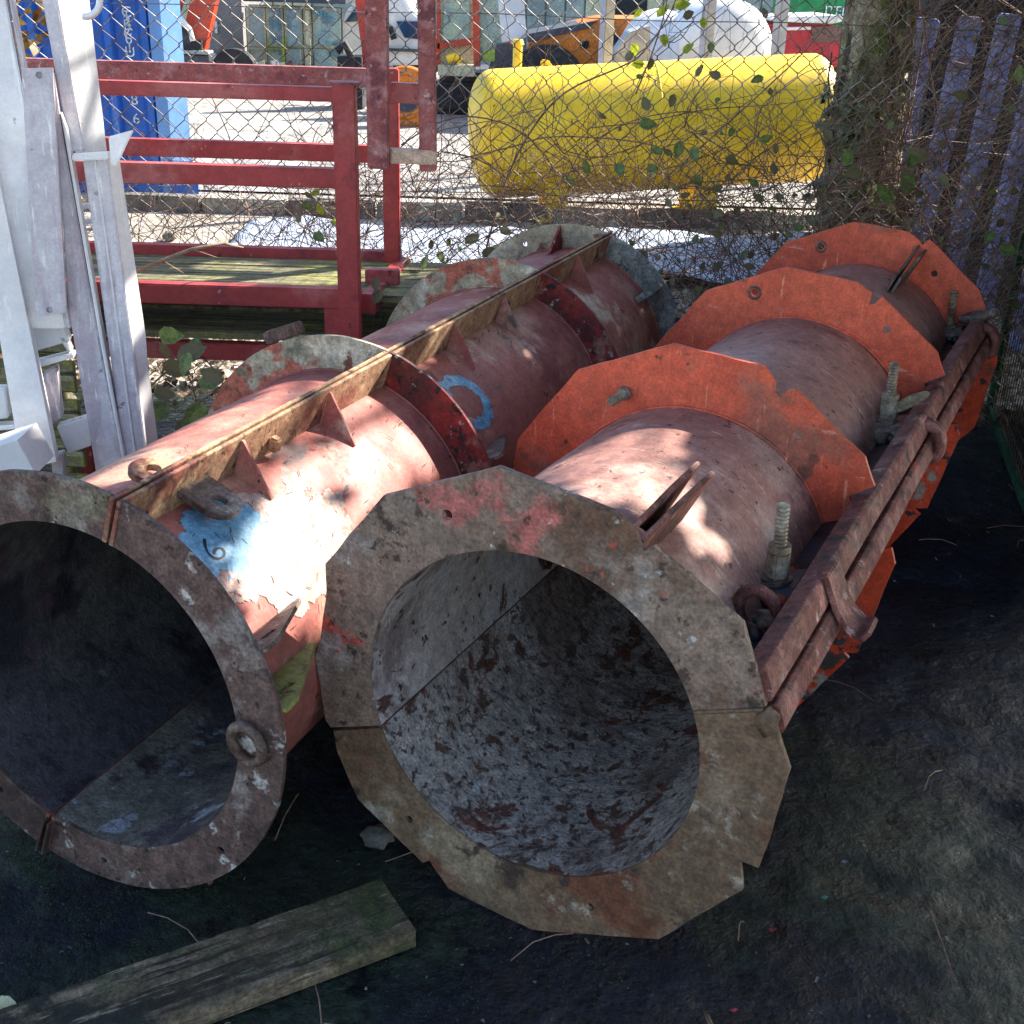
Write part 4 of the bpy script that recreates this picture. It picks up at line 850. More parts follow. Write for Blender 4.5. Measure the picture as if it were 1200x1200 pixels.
def leafobj(par, P, s, kind, facing=(0, -1, .3)):
    o = bpy.data.objects.new('leaf', LM[kind]); COL.objects.link(o); o.parent = par
    n = (Vector(facing) + Vector((rnd.gauss(0, .45), rnd.gauss(0, .25), rnd.gauss(0, .45)))).normalized(); t = rnd.uniform(0, 6.28); d = n.orthogonal().normalized(); d = (d * math.cos(t) + n.cross(d) * math.sin(t)).normalized(); x = d.cross(n)
    M = Matrix((x, d, n)).transposed().to_4x4(); M = M @ Matrix.Scale(s, 4); M.translation = Vector(P) - par.location; o.matrix_basis = M
    return o
def petiole_leaf(mb, par, q, s, kinds):
    d = Vector((rnd.gauss(0, 1), -abs(rnd.gauss(.3, .4)), rnd.gauss(-.1, .8))).normalized(); e_ = q + d * s * rnd.uniform(.5, 1.1); mb.tube([q, (q + e_) / 2 + Vector((0, 0, .004)), e_], [.0012, .001, .0008], 3, cap=False); return leafobj(par, e_, s, rnd.choice(kinds))
def bramble(px, py, label, canes=(), leaves=(), y=FY - .05, auto=None, kinds='gdd', lp=.3):
    b = onY(px, py, y); e_ = empty('bramble', (b.x, b.y, 0), 0, label, 'bramble', None)
    mb = MB(); nodes = []
    for c in canes: nodes += cane(mb, *c)[3::3]
    if auto:      # extra arching canes inside an image region: (count, x0, x1, y0, y1)
        for _ in range(auto[0]):
            x = rnd.uniform(auto[1], auto[2]); y_ = rnd.uniform(auto[3], auto[4]); a = rnd.uniform(-1.3, 1.3) * (1 if rnd.random() < .5 else -1); P = [(x, y_)]
            for _ in range(rnd.randrange(4, 7)): x += 38 * math.cos(a); y_ -= 38 * math.sin(a); a -= rnd.gauss(.22, .25) ; P.append((x, min(y_, 370)))
            nodes += cane(mb, P, rnd.uniform(4.45, 4.8), rnd.uniform(4.45, 4.8), rnd.uniform(.0014, .0028))[2::4]
    for q in nodes:
        if rnd.random() < lp: petiole_leaf(mb, e_, q, rnd.choice((.022, .03, .04, .05)), kinds)
    for x, y_, s, k, yy in leaves:
        leafobj(e_, onY(x, y_, yy), s, k); q = onY(x, y_, yy); mb.tube([q, q + Vector((rnd.gauss(0, .03), .02, rnd.gauss(-.02, .03))), q + Vector((rnd.gauss(0, .05), .04, rnd.gauss(-.06, .03)))], .0011, 3, cap=False)
    for v in range(len(mb.v)): mb.v[v] = tuple(Vector(mb.v[v]) - e_.location)
    mb.build('cane', M_twig, e_, smooth=True)
    return e_
def scatter(n_, x0, x1, y0, y1, kinds, s=(.035, .065), yy=(4.45, 4.75)):
    return [(rnd.uniform(x0, x1), rnd.uniform(y0, y1), rnd.uniform(*s), rnd.choice(kinds), rnd.uniform(*yy)) for _ in range(n_)]
bramble(600, 300, 'bramble with long arching cane crossing in front of the yellow tank',
    [([(560, 330), (590, 200 + 20), (622, 154), (663, 108), (726, 79), (753, 62), (788, 10), (800, -40)], 4.6, 4.5, .0042), ([(470, 170), (513, 144), (557, 137), (609, 154), (650, 200), (660, 262)], 4.55, 4.6, .0032),
     ([(540, 186), (600, 172), (650, 160), (750, 167), (800, 190), (860, 250)], 4.58, 4.5, .003), ([(480, 400), (520, 310), (600, 262), (640, 240), (700, 225)], 4.55, 4.6, .0028), ([(380, 330), (440, 300), (500, 260), (600, 235), (700, 262)], 4.6, 4.55, .0022)],
    [(600, 338, .075, 'd', 4.5), (585, 268, .05, 'd', 4.5), (628, 318, .05, 'g', 4.5), (545, 285, .07, 'd', 4.5), (600, 282, .05, 'd', 4.5), (565, 300, .06, 'd', 4.45), (690, 275, .05, 'g', 4.5), (597, 296, .06, 'g', 4.5)] + scatter(6, 470, 620, 230, 330, 'gdd', (.025, .05)), auto=(12, 480, 720, 150, 330), lp=.1)
bramble(740, 180, 'bramble with dull green leaves over the middle of the yellow tank',
    [([(700, 330), (740, 250), (790, 200), (880, 120), (960, 40), (990, -30)], 4.6, 4.5, .0035), ([(690, 150), (760, 142), (830, 128), (930, 120), (990, 100)], 4.55, 4.5, .0022), ([(640, 360), (720, 300), (820, 240), (960, 215)], 4.55, 4.5, .0025), ([(800, 330), (815, 240), (845, 180), (860, 90)], 4.6, 4.6, .002)],
    [(710, 140, .05, 'd', 4.5), (748, 145, .07, 'g', 4.5), (690, 205, .06, 'g', 4.5), (725, 190, .06, 'g', 4.5), (760, 130, .055, 'd', 4.5), (815, 90, .05, 'd', 4.5), (790, 110, .05, 'd', 4.5), (800, 165, .07, 'g', 4.5), (812, 172, .06, 'g', 4.5), (850, 185, .06, 'd', 4.5), (890, 165, .05, 'g', 4.5), (895, 90, .05, 'g', 4.5)] + scatter(12, 660, 880, 210, 330, 'gdd', (.022, .05)), auto=(22, 640, 900, 130, 330), lp=.22)
bramble(780, 30, 'bramble spray with sunlit yellow leaves at the top of the fence', [([(745, 110), (765, 60), (780, 10), (785, -30)], 4.6, 4.6, .003), ([(750, 30), (790, 50), (815, 20)], 4.6, 4.6, .002)],
    [(770, 20, .06, 'y', 4.6), (790, 8, .06, 'y', 4.6), (777, 40, .05, 'y', 4.6), (755, 75, .05, 'y', 4.6), (745, 50, .05, 'y', 4.6), (800, 62, .05, 'y', 4.6), (823, 20, .04, 'y', 4.6), (765, 68, .045, 'd', 4.6), (735, 72, .05, 'd', 4.6), (800, 20, .05, 'd', 4.6), (752, 10, .04, 'y', 4.6)])
bramble(370, 250, 'small bramble with yellow-green leaves beside the crimson post', [([(340, 330), (355, 280), (375, 230), (390, 200)], 4.5, 4.5, .0025)],
    [(352, 240, .05, 'g', 4.45), (375, 225, .045, 'y', 4.45), (378, 252, .05, 'y', 4.45), (368, 272, .06, 'g', 4.45), (357, 225, .04, 'd', 4.45), (388, 262, .05, 'y', 4.45), (350, 262, .04, 'd', 4.45), (400, 240, .04, 'd', 4.45)])
bramble(215, 430, 'bramble with large dark leaves under the stillage at the left', [([(150, 480), (190, 440), (230, 415), (262, 450), (290, 500)], 3.15, 3.2, .003), ([(235, 520), (225, 450), (190, 400)], 3.15, 3.2, .0025), ([(200, 520), (250, 460), (330, 470)], 3.15, 3.3, .0025)],
    [(185, 392, .075, 'g', 3.1), (207, 420, .085, 'd', 3.1), (190, 425, .08, 'd', 3.1), (222, 412, .07, 'g', 3.1), (232, 450, .07, 'g', 3.1), (200, 475, .08, 'g', 3.1), (240, 472, .085, 'g', 3.1), (262, 445, .07, 'd', 3.1), (220, 490, .07, 'd', 3.1), (255, 485, .06, 'g', 3.1), (278, 470, .06, 'd', 3.15), (180, 460, .06, 'd', 3.1), (245, 500, .06, 'd', 3.1), (230, 395, .05, 'g', 3.2)], y=3.15)
bramble(455, 350, 'low bramble with a few leaves between stillage and casing', [([(430, 420), (445, 350), (470, 310), (500, 290)], 3.75, 4.2, .0025)], [(448, 340, .06, 'd', 3.7), (458, 372, .05, 'g', 3.8), (500, 300, .05, 'g', 4.1), (440, 325, .045, 'd', 3.7)], y=3.8)
bramble(1050, 240, 'bramble with large oval leaves hanging in front of the trunk', [([(960, 330), (1010, 260), (1060, 215), (1120, 120), (1200, 40)], 4.55, 4.4, .0032), ([(1075, -20), (1100, 130), (1135, 230), (1190, 340)], 4.5, 4.4, .003), ([(1000, 180), (1100, 200), (1210, 260)], 4.5, 4.4, .0022)],
    [(1046, 238, .085, 'g', 4.4), (1068, 222, .085, 'd', 4.4), (1060, 205, .08, 'g', 4.4), (1086, 188, .085, 'd', 4.4), (1010, 200, .07, 'd', 4.4), (1068, 180, .06, 'g', 4.4), (990, 195, .07, 'g', 4.4), (1135, 115, .06, 'd', 4.4), (1100, 205, .055, 'd', 4.4), (1195, 75, .07, 'g', 4.4), (1170, 290, .07, 'g', 4.4), (1165, 270, .06, 'g', 4.4), (1198, 185, .07, 'd', 4.4)] + scatter(14, 980, 1200, 120, 330, 'dgd', (.025, .055)), auto=(22, 930, 1100, 40, 340), lp=.22)
bramble(1150, 300, 'tangle of bramble canes in front of the blue palisade', [([(1100, 380), (1150, 240), (1210, 120)], 4.5, 4.4, .0028), ([(1060, 330), (1130, 250), (1210, 190)], 4.5, 4.4, .0025), ([(1000, 120), (1100, 50), (1160, -20)], 4.5, 4.5, .0025), ([(1040, 120), (1120, 110), (1210, 60)], 4.5, 4.5, .0022), ([(1090, 60), (1105, 200), (1150, 330)], 4.5, 4.4, .002), ([(1200, 100), (1180, 250), (1140, 380)], 4.45, 4.4, .0022)], scatter(10, 1090, 1200, 0, 380, 'dg', (.025, .05)), auto=(26, 1050, 1210, 20, 380), lp=.15)
bramble(880, 290, 'leafy bramble between the ends of the two casings', [([(790, 420), (830, 320), (880, 250), (900, 180)], 4.45, 4.5, .0026), ([(740, 300), (800, 290), (870, 330)], 4.4, 4.5, .002), ([(860, 400), (845, 300), (880, 230), (950, 190)], 4.45, 4.5, .0022)], scatter(30, 770, 960, 225, 350, 'gdgd', (.022, .048), (4.35, 4.6)), auto=(22, 740, 970, 200, 360), lp=.3)
mb = MB()
twigs(mb, 900, -1.1, 1.6, .28, .95, 4.5, 5.0, (.12, .5), (.0010, .0028)); twigs(mb, 420, .1, 1.6, .55, 1.15, 4.5, 4.85, (.1, .4), (.0009, .002)); twigs(mb, 220, 1.25, 1.75, .4, 1.6, 4.45, 4.85, (.08, .3), (.0009, .002)); twigs(mb, 500, 1.5, 2.5, .3, 1.6, 4.5, 5.2, (.15, .5), (.001, .0028), lean=.8); twigs(mb, 330, -2.2, -.4, .3, .85, 4.5, 5.0)
twigs(mb, 380, 1.0, 2.4, .3, 1.65, 4.45, 4.95, lean=.7); twigs(mb, 160, -.4, 1.4, .7, 1.4, 4.55, 4.8, (.1, .35), (.0008, .0014), 1.3)
tag(mb.build('dark_bramble_tangle', M_twig), 'dense tangle of dark bare bramble stems woven through the fence', 'bramble tangle', kind='stuff')
mb = MB()
twigs(mb, 420, -2.2, .2, .15, .8, 4.6, 5.8, (.08, .3)); twigs(mb, 260, 1.0, 2.4, .3, 1.6, 4.4, 4.9, (.15, .6), lean=.75); twigs(mb, 170, .2, 1.6, .2, .75, 4.5, 5.2, (.1, .35)); twigs(mb, 60, -.9, .2, .5, 1.1, 4.6, 4.7, (.2, .45), lean=1.2)
tag(mb.build('pale_dead_stems', M_twigpale), 'pale dry dead stems lying through the foot of the fence', 'dead stems', kind='stuff')
mb = MB()
for _ in range(9000):
    x = rnd.uniform(-2.6, 2.4); y = rnd.uniform(4.55, 6.6); s = rnd.uniform(.012, .035); c = Vector((x, y, .01 + .05 * rnd.random() + .04 * noise.noise(Vector((x * 2, y * 2, 0))))); d = Vector((rnd.gauss(0, 1), rnd.gauss(0, 1), rnd.gauss(0, .5))).normalized(); n = d.orthogonal().normalized()
    mb.add([c - d * s, c + n * s * .5, c + d * s, c - n * s * .5], [(0, 1, 2, 3)])
tag(mb.build('leaf_litter', M_litter), 'dry leaf litter along the foot of the fence', 'leaf litter', kind='stuff')
# thin branch lying on the shelf
P = [onY(x, y, yy) for x, y, yy in ((150, 322, 3.75), (190, 305, 3.72), (225, 292, 3.7), (262, 285, 3.75), (285, 290, 3.85))]
mb = MB().tube(P, [.006, .007, .006, .005, .002], 6).tube([P[1], onY(215, 320, 3.72)], [.002, .001], 4).tube([P[2], onY(255, 302, 3.72)], [.002, .001], 4).tube([P[0], onY(140, 300, 3.8)], [.003, .001], 4)
tag(mb.build('dead_branch', M_twigpale, smooth=True), 'crooked pale dead branch resting on the stillage shelf', 'branch')

# ------------------------------------------------------------------ the yard beyond the fence
def group_at(name, loc, label, cat): return empty(name, loc, 0, label, cat)
# yellow gas tank
a = onY(549, 159, 9.0); b = onY(978, 137, 9.2); LT = (b - a).length; ax_ = (b - a).normalized(); rT = .44; mid = (a + b) / 2
TK = empty('storage_tank', (mid.x, mid.y, 0), 0, 'yellow cylindrical storage tank on short legs beyond the fence', 'tank')
sx = ax_.cross(Z_).normalized(); sz = sx.cross(ax_); cz_ = mid.z; vs = []; nk = 44; tt = []
for i in range(13): t = i / 12 * math.pi / 2; tt.append((-LT / 2 + .17 * (1 - math.sin(t) ** .9), rT * max(.02, 1 - (1 - math.sin(t)) ** 1) if False else rT * (max(.0004, 1 - (math.cos(t)) ** 2.3)) ** .5)) if False else tt.append((-LT / 2 + .19 * (1 - math.cos(t)), rT * max(.02, math.sin(t)) ** .72))
for i in range(1, 12): tt.append((-LT / 2 + .19 + (LT - .38) * i / 12, rT))
tt += [(-u, r) for u, r in tt[:13]][::-1]
for u, r in tt:
    for k in range(nk): t = 2 * math.pi * k / nk; vs.append(ax_ * u + sx * r * math.cos(t) + sz * (r * math.sin(t)) + Z_ * cz_)
fs = [(i * nk + k, i * nk + (k + 1) % nk, (i + 1) * nk + (k + 1) % nk, (i + 1) * nk + k) for i in range(len(tt) - 1) for k in range(nk)] + [tuple(range(nk)), tuple(range(len(vs) - nk, len(vs)))[::-1]]
recalc(MB().add(vs, fs).build('tank_body', M_yellow, TK, smooth=True, auto=60))
for u in (0,):
    P = [ax_ * u + sx * (rT + .001) * math.cos(2 * math.pi * k / 40) + sz * (rT + .001) * math.sin(2 * math.pi * k / 40) + Z_ * cz_ for k in range(41)]; MB().tube(P, .004, 4).build('weld_seam', M_yellow, TK, smooth=True)
for u in (-LT / 2 + .62, LT / 2 - .95):
    for s_ in (-1, 1):
        c = ax_ * u + sx * s_ * .26; c.z = 0; zt = cz_ - math.sqrt(rT ** 2 - .26 ** 2) + .05; MB().box(c + Z_ * (zt / 2), (.16, .07, zt + .04), ax_, sx, Z_).build('leg', M_yellow, TK, bevel=.006); leg_ = COL.objects[-1]
        MB().box(c + Z_ * .012, (.24, .14, .02), ax_, sx, Z_).build('foot_plate', M_yellow, leg_, bevel=.003)
# container
x0 = onY(62, 120, 9).x; xE = onY(190, 150, 9).x; xC = onY(221, 200, 9.0).x
CT = empty('shipping_container', ((xE), 9.0, 0), R_(16), 'blue corrugated shipping container with white lettering at the left', 'container')
pitch = .245; X = -1.9; prof = []
while X < -.10: prof += [(X, .035), (X + .13, .035), (X + .155, 0), (X + .215, 0)]; X += pitch
# wide recess then raised rib whose right flank catches the sun
prof = []; X = -1.95
while X < -.12: prof += [(X, .08), (X + .125, .08), (X + .15, 0), (X + .19, 0), (X + .225, .08), (X + .24, .08)]; X += .245
vs = []; 
for x, y in prof: vs += [(x, y, .12), (x, y, 2.5)]
n = len(prof); MB().add(vs, [(2 * i, 2 * i + 2, 2 * i + 3, 2 * i + 1) for i in range(n - 1)]).build('corrugated_wall', M_cont, CT)
recalc(MB().prism([(-.03, .0, .02), (.05, .0, .02), (.19, .10, .02), (.19, .22, .02), (-.03, .22, .02)], (0, 0, 2.55)).build('corner_post', M_contLit, CT, bevel=.004))
recalc(MB().box((-1.0, .06, .07), (1.95, .10, .12)).build('bottom_rail', M_cont, CT, bevel=.004)); MB().box((-1.0, .06, 2.56), (1.95, .10, .1)).build('top_rail', M_cont, CT)
MB().box((-.9, 1.4, 1.3), (2.0, 2.4, 2.5)).build('body', M_cont, CT)
MB().box((.12, .08, .08), (.2, .2, .16)).build('corner_casting', M_cont, CT, bevel=.005)
def text(s, size, M, par, loc, rot, name='lettering', ext=.001, sx=1):
    cu = bpy.data.curves.new(name, 'FONT'); cu.body = s; cu.size = size; cu.extrude = ext; cu.align_x = 'CENTER'; o = bpy.data.objects.new(name, cu); COL.objects.link(o); bpy.context.view_layer.update()
    me = bpy.data.meshes.new_from_object(o.evaluated_get(bpy.context.evaluated_depsgraph_get())); bpy.data.objects.remove(o); me.materials.append(M); q = bpy.data.objects.new(name, me); COL.objects.link(q); q.parent = par; q.location = loc; q.rotation_euler = rot; q.scale = (sx, 1, 1); return q
M_let = mat('white_lettering', '#e4ecf4', [], .5, .05, 0, 0)
bayc = [X_ + .0625 for X_ in [-1.95 + .245 * i for i in range(8)]]
for bi, s in ((6, 'TRC.U89'), (7, 'C2201  ')):
    pass
for col_px, chars in (((128, 24, 8), 'TRC.U'), ((153, 20, 9), 'C2201')):
    px0 = col_px[0]
    for i, ch in enumerate(chars):
        P = onY(px0 + i * 1.4, col_px[1] + i * 10.5, 9.03) - CT.location; P.rotate(Matrix.Rotation(-R_(16), 3, 'Z'))
        j = min(range(len(bayc)), key=lambda k: abs(bayc[k] - P.x)); text(ch, .10, M_let, CT, (bayc[j], .075, P.z), (R_(90), 0, 0), 'letter')
for i, ch in enumerate('86'):
    P = onY(141 + i * 2, 122 + i * 22, 9.03) - CT.location; P.rotate(Matrix.Rotation(-R_(16), 3, 'Z')); j = min(range(len(bayc)), key=lambda k: abs(bayc[k] - P.x)); text(ch, .10, M_let, CT, (bayc[j], .075, P.z), (R_(90), 0, 0), 'letter')
# fence uprights of the far compound: three pale posts
for i, (px, lb) in enumerate(((709, 'leftmost of the three pale galvanised posts beyond the fence'), (826, 'middle pale galvanised post in front of the white tanks'), (910, 'pale galvanised post beside the red vehicle'))):
    P = onY(px, 70, 10.6 if i else 10.2); o = MB().box((0, 0, 1.3), (.085, .085, 2.6)).build('steel_post', M_gpost, bevel=.006); o.location = (P.x, P.y, 0); o.rotation_euler = (0, 0, .5); tag(o, lb, 'post', 'galvanised posts beyond the fence')
def bx(name, x0, x1, z0, z1, y0, y1, M, par, bev=.01): 
    o = MB().box(((x0 + x1) / 2, (y0 + y1) / 2, (z0 + z1) / 2), (x1 - x0, y1 - y0, z1 - z0)).build(name, M, par, bevel=bev); return o
def pb(name, pa, pc, y, dep, M, par, bev=.008, zmin=None):      # box whose front face spans two image corners at depth y
    a = onY(pa[0], pa[1], y) - par.location; c = onY(pc[0], pc[1], y) - par.location; z0 = c.z if zmin is None else zmin - par.location.z
    return bx(name, min(a.x, c.x), max(a.x, c.x), z0, a.z, a.y, a.y + dep, M, par, bev)
def pp(name, poly, y, dep, M, par, bev=.006): return recalc(MB().prism([onY(p[0], p[1], y) - par.location for p in poly], (0, dep, 0)).build(name, M, par, bevel=bev))
def pt(name, pts, y, r, M, par, n=8): return MB().tube([onY(p[0], p[1], y if len(p) < 3 else p[2]) - par.location for p in pts], r, n).build(name, M, par, smooth=True, auto=50)
# cladding building along the back
g = empty('workshop_building', (3, 27, 0), 0, 'grey and cream ribbed cladding building across the back of the yard', 'building')
for i in range(64):
    x = -13 + i * .4; o = bx('cladding_panel', x, x + .36, 0, 5.5, 0, .06, (M_clad, M_clad2, M_clad)[(i // 7) % 3], g, 0)
bx('wall', -13.1, 12.8, 0, 5.5, .061, .4, M_clad, g, 0); P = onY(738, 10, 27) - g.location; bx('doorway', P.x - .45, P.x + .35, 0, 3.4, -.03, -.001, M_dark, g, 0)
# grey box van left of the glazed booth
g = empty('grey_box_body', (-4.4, 19, 0), 0, 'grey flat-sided box body standing behind the orange machine arm', 'box body'); pb('body', (238, -60), (287, 78), 19, 1.6, M_greyw, g, zmin=.3); pb('door_handle', (251, 25), (255, 39), 18.96, .03, M_white, g, .002); pb('base', (234, 78), (290, 92), 18.9, 1.6, M_dkgrey, g, zmin=0)
# glazed booth
g = empty('glazed_booth', (-2.7, 18, 0), 0, 'dark framed glazed booth or cab with many panes beyond the fence', 'booth')
fr = [(286, 402)]; pb('base', (286, 78), (404, 82), 18, 1.2, M_dkgrey, g, zmin=.0)
for x in (289, 312, 333, 355, 366, 401): pb('mullion', (x - 1.8, 9), (x + 1.8, 80), 17.97, .05, M_dkgrey, g, .003)
for y in (6, 55, 79): pb('transom', (287, y), (403, y + 3), 17.94, .05, M_dkgrey, g, .003)
for i, (xa, xb) in enumerate(((291, 310), (314, 331), (335, 353), (357, 364), (368, 399))):
    for ya, yb in ((9, 54), (58, 78)): pb('pane', (xa, ya), (xb, yb), 18.02, .012, M_glass if i != 3 else M_clad2, g, 0)
pb('interior', (288, 5), (402, 80), 18.9, .1, M_clad2, g, 0); pb('seat', (313, 44), (332, 78), 18.5, .3, mat('lime_seat', '#b4bc46', [], .6), g); pb('notice', (368, 12), (378, 20), 17.97, .01, mat('teal_notice', '#3f8f9a', []), g, 0); pb('roof', (284, -5), (405, 5), 17.9, 1.4, M_dkgrey, g)
# orange-red digging arm and black seat by the container
g = empty('machine_arm', (-4.2, 17, 0), 0, 'orange-red machine boom with black guard next to the blue container', 'machine arm')
pp('boom', [(228, 68), (214, 40), (232, -40), (262, -40), (238, 66)], 17, .22, M_digred, g); pp('side_arm', [(197, -30), (222, -30), (206, 20), (200, 22)], 16.9, .2, M_digred, g)
pt('guard', [(199, 20), (212, 22), (222, 34), (226, 48)], 16.8, .035, M_white, g); pp('mudguard', [(200, 24), (212, 26), (221, 38), (225, 50), (236, 46), (236, 60), (205, 60), (206, 46)], 16.9, .3, M_dark, g)
pb('step', (205, 59), (244, 64), 16.8, .3, M_clad, g); pb('chassis', (204, 64), (246, 88), 16.9, .9, M_dkgrey, g, zmin=.25)
for x in (-.45, .35): MB().tube([(x, .0, .3), (x, .2, .3)], .3, 24).build('wheel', M_dark, g, smooth=True, auto=40)
# scrap laid in front of the booth
g = empty('scrap_heap', onZ(305, 95, 0), 0, 'cream panels and small scrap lying before the glazed booth', 'scrap heap')
for i in range(9): x = 268 + i * 8; pp('scrap_panel', [(x, 72 + (i % 3) * 2), (x + 9, 70 + (i % 2) * 3), (x + 11, 80), (x + 1, 82)], 17.2 + .05 * i, .05, (M_white, M_clad2, M_rust)[i % 3], g, 0)
pb('base', (266, 80), (345, 100), 17.6, .5, M_dkgrey, g, zmin=0)
# white car and the orange-red boom before it
g = empty('parked_van', (-1.2, 20, 0), 0, 'white vehicle with dark windscreen parked behind the crimson uprights', 'van')
pp('body', [(400, 78), (402, 24), (420, -20), (470, -20), (480, 10), (494, 22), (500, 76)], 20, 1.7, M_white, g, .03); pp('windscreen', [(464, 25), (496, 25), (498, 47), (474, 44)], 19.96, .02, M_wind, g, .004); pp('side_window', [(404, 26), (430, -10), (440, -10), (440, 24)], 19.96, .02, M_wind, g, .004)
pt('wing_mirror', [(447, 34), (458, 34), (462, 46)], 19.9, .05, M_dark, g); pb('bumper', (452, 60), (500, 78), 19.9, .3, M_dkgrey, g, zmin=.5)
for px in (415, 488): c = onY(px, 92, 20.1) - g.location; c.z = .4; MB().tube([c, c + Vector((0, .22, 0))], .4, 24).build('wheel', M_dark, g, smooth=True, auto=40)
g = empty('loader_boom', (-1.6, 16, 0), 0, 'slanting orange-red boom beside the textured crimson upright', 'boom'); pp('boom', [(412, -30), (424, -30), (440, 90), (428, 90)], 16, .16, M_digred, g); pb('foot', (395, 66), (424, 92), 15.8, .5, M_dark, g, zmin=0); pt('mirror', [(395, 60), (404, 52), (412, 66)], 15.8, .05, M_dark, g)
# orange hub wheel
g = empty('hose_reel', onZ(476, 148, 0), 0, 'round orange hose reel with grey centre under the crimson crossbar', 'hose reel'); yy = g.location.y; c = onY(476, 112, yy) - g.location; rr = abs(onY(476, 82, yy).z - onY(476, 144, yy).z) / 2; c.z = rr + .03
MB().torus(c, rr, .055, (1, 0, 0), (0, 0, 1), 36, 8).build('rim', M_digor, g, smooth=True); MB().torus(c, rr * .72, .05, (1, 0, 0), (0, 0, 1), 30, 8).build('rim', M_digor, g, smooth=True); MB().tube([c, c + Vector((0, .06, 0))], rr * .6, 24).build('hub', M_dkgrey, g, smooth=True, auto=40)
# digger with glass cab
g = empty('excavator', (-.55, 15.5, 0), 0, 'tracked excavator with green-tinted cab glass left of the yellow tank', 'excavator')
pb('track', (505, 96), (588, 132), 15.5, .45, M_dark, g, .05, zmin=.02); pb('track', (520, 90), (604, 120), 17, .45, M_dark, g, .05, zmin=.02); pb('turntable', (515, 84), (590, 97), 15.7, 1.5, M_dkgrey, g)
pp('cab_side', [(512, 50), (520, -30), (560, -30), (556, 74), (516, 76)], 15.65, .04, M_clad2, g); pp('cab_glass', [(558, -30), (590, -30), (600, 40), (596, 70), (562, 72)], 15.62, .02, M_glass, g); pp('cab_glass', [(520, 4), (550, 2), (551, 46), (518, 48)], 15.58, .02, M_glass, g)
for pl in ([(553, -30), (560, -30), (563, 78), (555, 78)], [(512, -30), (516, -30), (516, 78), (511, 78)], [(582, -30), (586, -30), (600, 62), (596, 64)], [(512, 50), (556, 44), (556, 52), (512, 58)]): pp('cab_pillar', pl, 15.54, .07, M_digred, g)
pp('cab_interior', [(520, 30), (550, 24), (552, 72), (520, 74)], 16, .3, M_digred, g); pt('lamp', [(524, 70), (534, 66), (540, 72)], 15.5, .05, M_yellow, g); pb('apron', (513, 76), (556, 90), 15.45, .3, M_clad2, g); pp('lime_guard', [(566, 60), (580, 58), (580, 72), (566, 72)], 15.45, .05, mat('lime_paint', '#93b04a', []), g)
pp('counterweight', [(582, 52), (606, 50), (608, 88), (570, 88)], 15.5, .9, M_dkgrey, g)
pp('white_panel', [(581, -30), (612, -30), (617, 44), (588, 50)], 15, .06, M_white, g)
# orange loader with dark bonnet top
g = empty('orange_loader', (1.0, 14.5, 0), 0, 'orange plant body with dark sloping top behind the yellow tank', 'loader')
pp('body', [(612, 84), (620, 52), (670, 30), (705, 22), (760, 22), (756, 84)], 14.5, 1.4, M_digor, g, .03); pp('top_strip', [(618, 40), (690, 26), (700, 24), (690, 33), (618, 50)], 14.46, 1.2, M_dkgrey, g); pp('mudguard', [(614, 76), (622, 70), (648, 72), (660, 84)], 14.4, .2, M_dkgrey, g)
pb('badge', (657, 62), (665, 72), 14.47, .01, M_white, g, 0); pt('slot', [(682, 57), (685, 48)], 14.46, .018, M_dark, g); pt('slot', [(686, 57), (689, 48)], 14.46, .018, M_dark, g)
pt('dark_pipe', [(712, 30), (722, 48), (716, 60)], 14.3, .04, M_dark, g)
for px in (640, 735): c = onY(px, 100, 14.3) - g.location; c.z = .45; MB().tube([c, c + Vector((0, .3, 0))], .45, 26).build('wheel', M_dark, g, smooth=True, auto=40)
g = empty('yellow_bollard', (onY(606, 80, 10.9).x, 10.9, 0), 0, 'slim yellow post rising behind the left end of the yellow tank', 'bollard'); zt = onY(606, 52, 10.9).z; MB().tube([(0, 0, 0), (0, 0, zt)], .04, 14).build('stem', M_yellow, g, smooth=True, auto=40); MB().tube([(0, 0, zt), (0, 0, zt + .04)], [.055, .04], 14).build('cap', M_yellow, g, smooth=True, auto=40)
g = empty('yellow_bracket', (onY(638, 80, 10.5).x, 10.5, 0), 0, 'yellow triangular bracket with a dark hole above the tank top', 'bracket'); zt = onY(638, 70, 10.5).z; zb_ = 0; recalc(MB().prism([(-.12, 0, zb_), (.12, 0, zb_), (.12, 0, zt - .12), (.03, 0, zt), (-.03, 0, zt)], (0, .05, 0)).build('plate', M_yellow, g, bevel=.01)); MB().tube([(.02, -.004, zt - .06), (.02, .0, zt - .06)], .02, 14).build('hole', M_dark, g)
# white tanks
def wtank(px, py, r, y, lb):
    c = onY(px, py, y); g = empty('white_tank', (c.x, c.y, 0), 0, lb, 'tank'); zc = max(c.z, r + .05); vs = []; n1, n2 = 16, 40
    prof_ = [(0, .02), (.02, .35), (.06, .62), (.13, .84), (.22, .96), (.34, 1), (1.7, 1), (1.82, .96), (1.95, .6), (2.0, .02)]
    for u, k in prof_:
        for q in range(n2): t = 2 * math.pi * q / n2; vs.append((r * k * math.cos(t), u, zc + r * k * math.sin(t)))
    fs = [(i * n2 + q, i * n2 + (q + 1) % n2, (i + 1) * n2 + (q + 1) % n2, (i + 1) * n2 + q) for i in range(len(prof_) - 1) for q in range(n2)]; recalc(MB().add(vs, fs).build('tank_body', M_white, g, smooth=True, auto=60))
    for x in (-r * .5, r * .5):
        for yy in (.5, 1.5): bx('leg', x - .05, x + .05, 0, zc - r * .8, yy - .04, yy + .04, M_white, g)
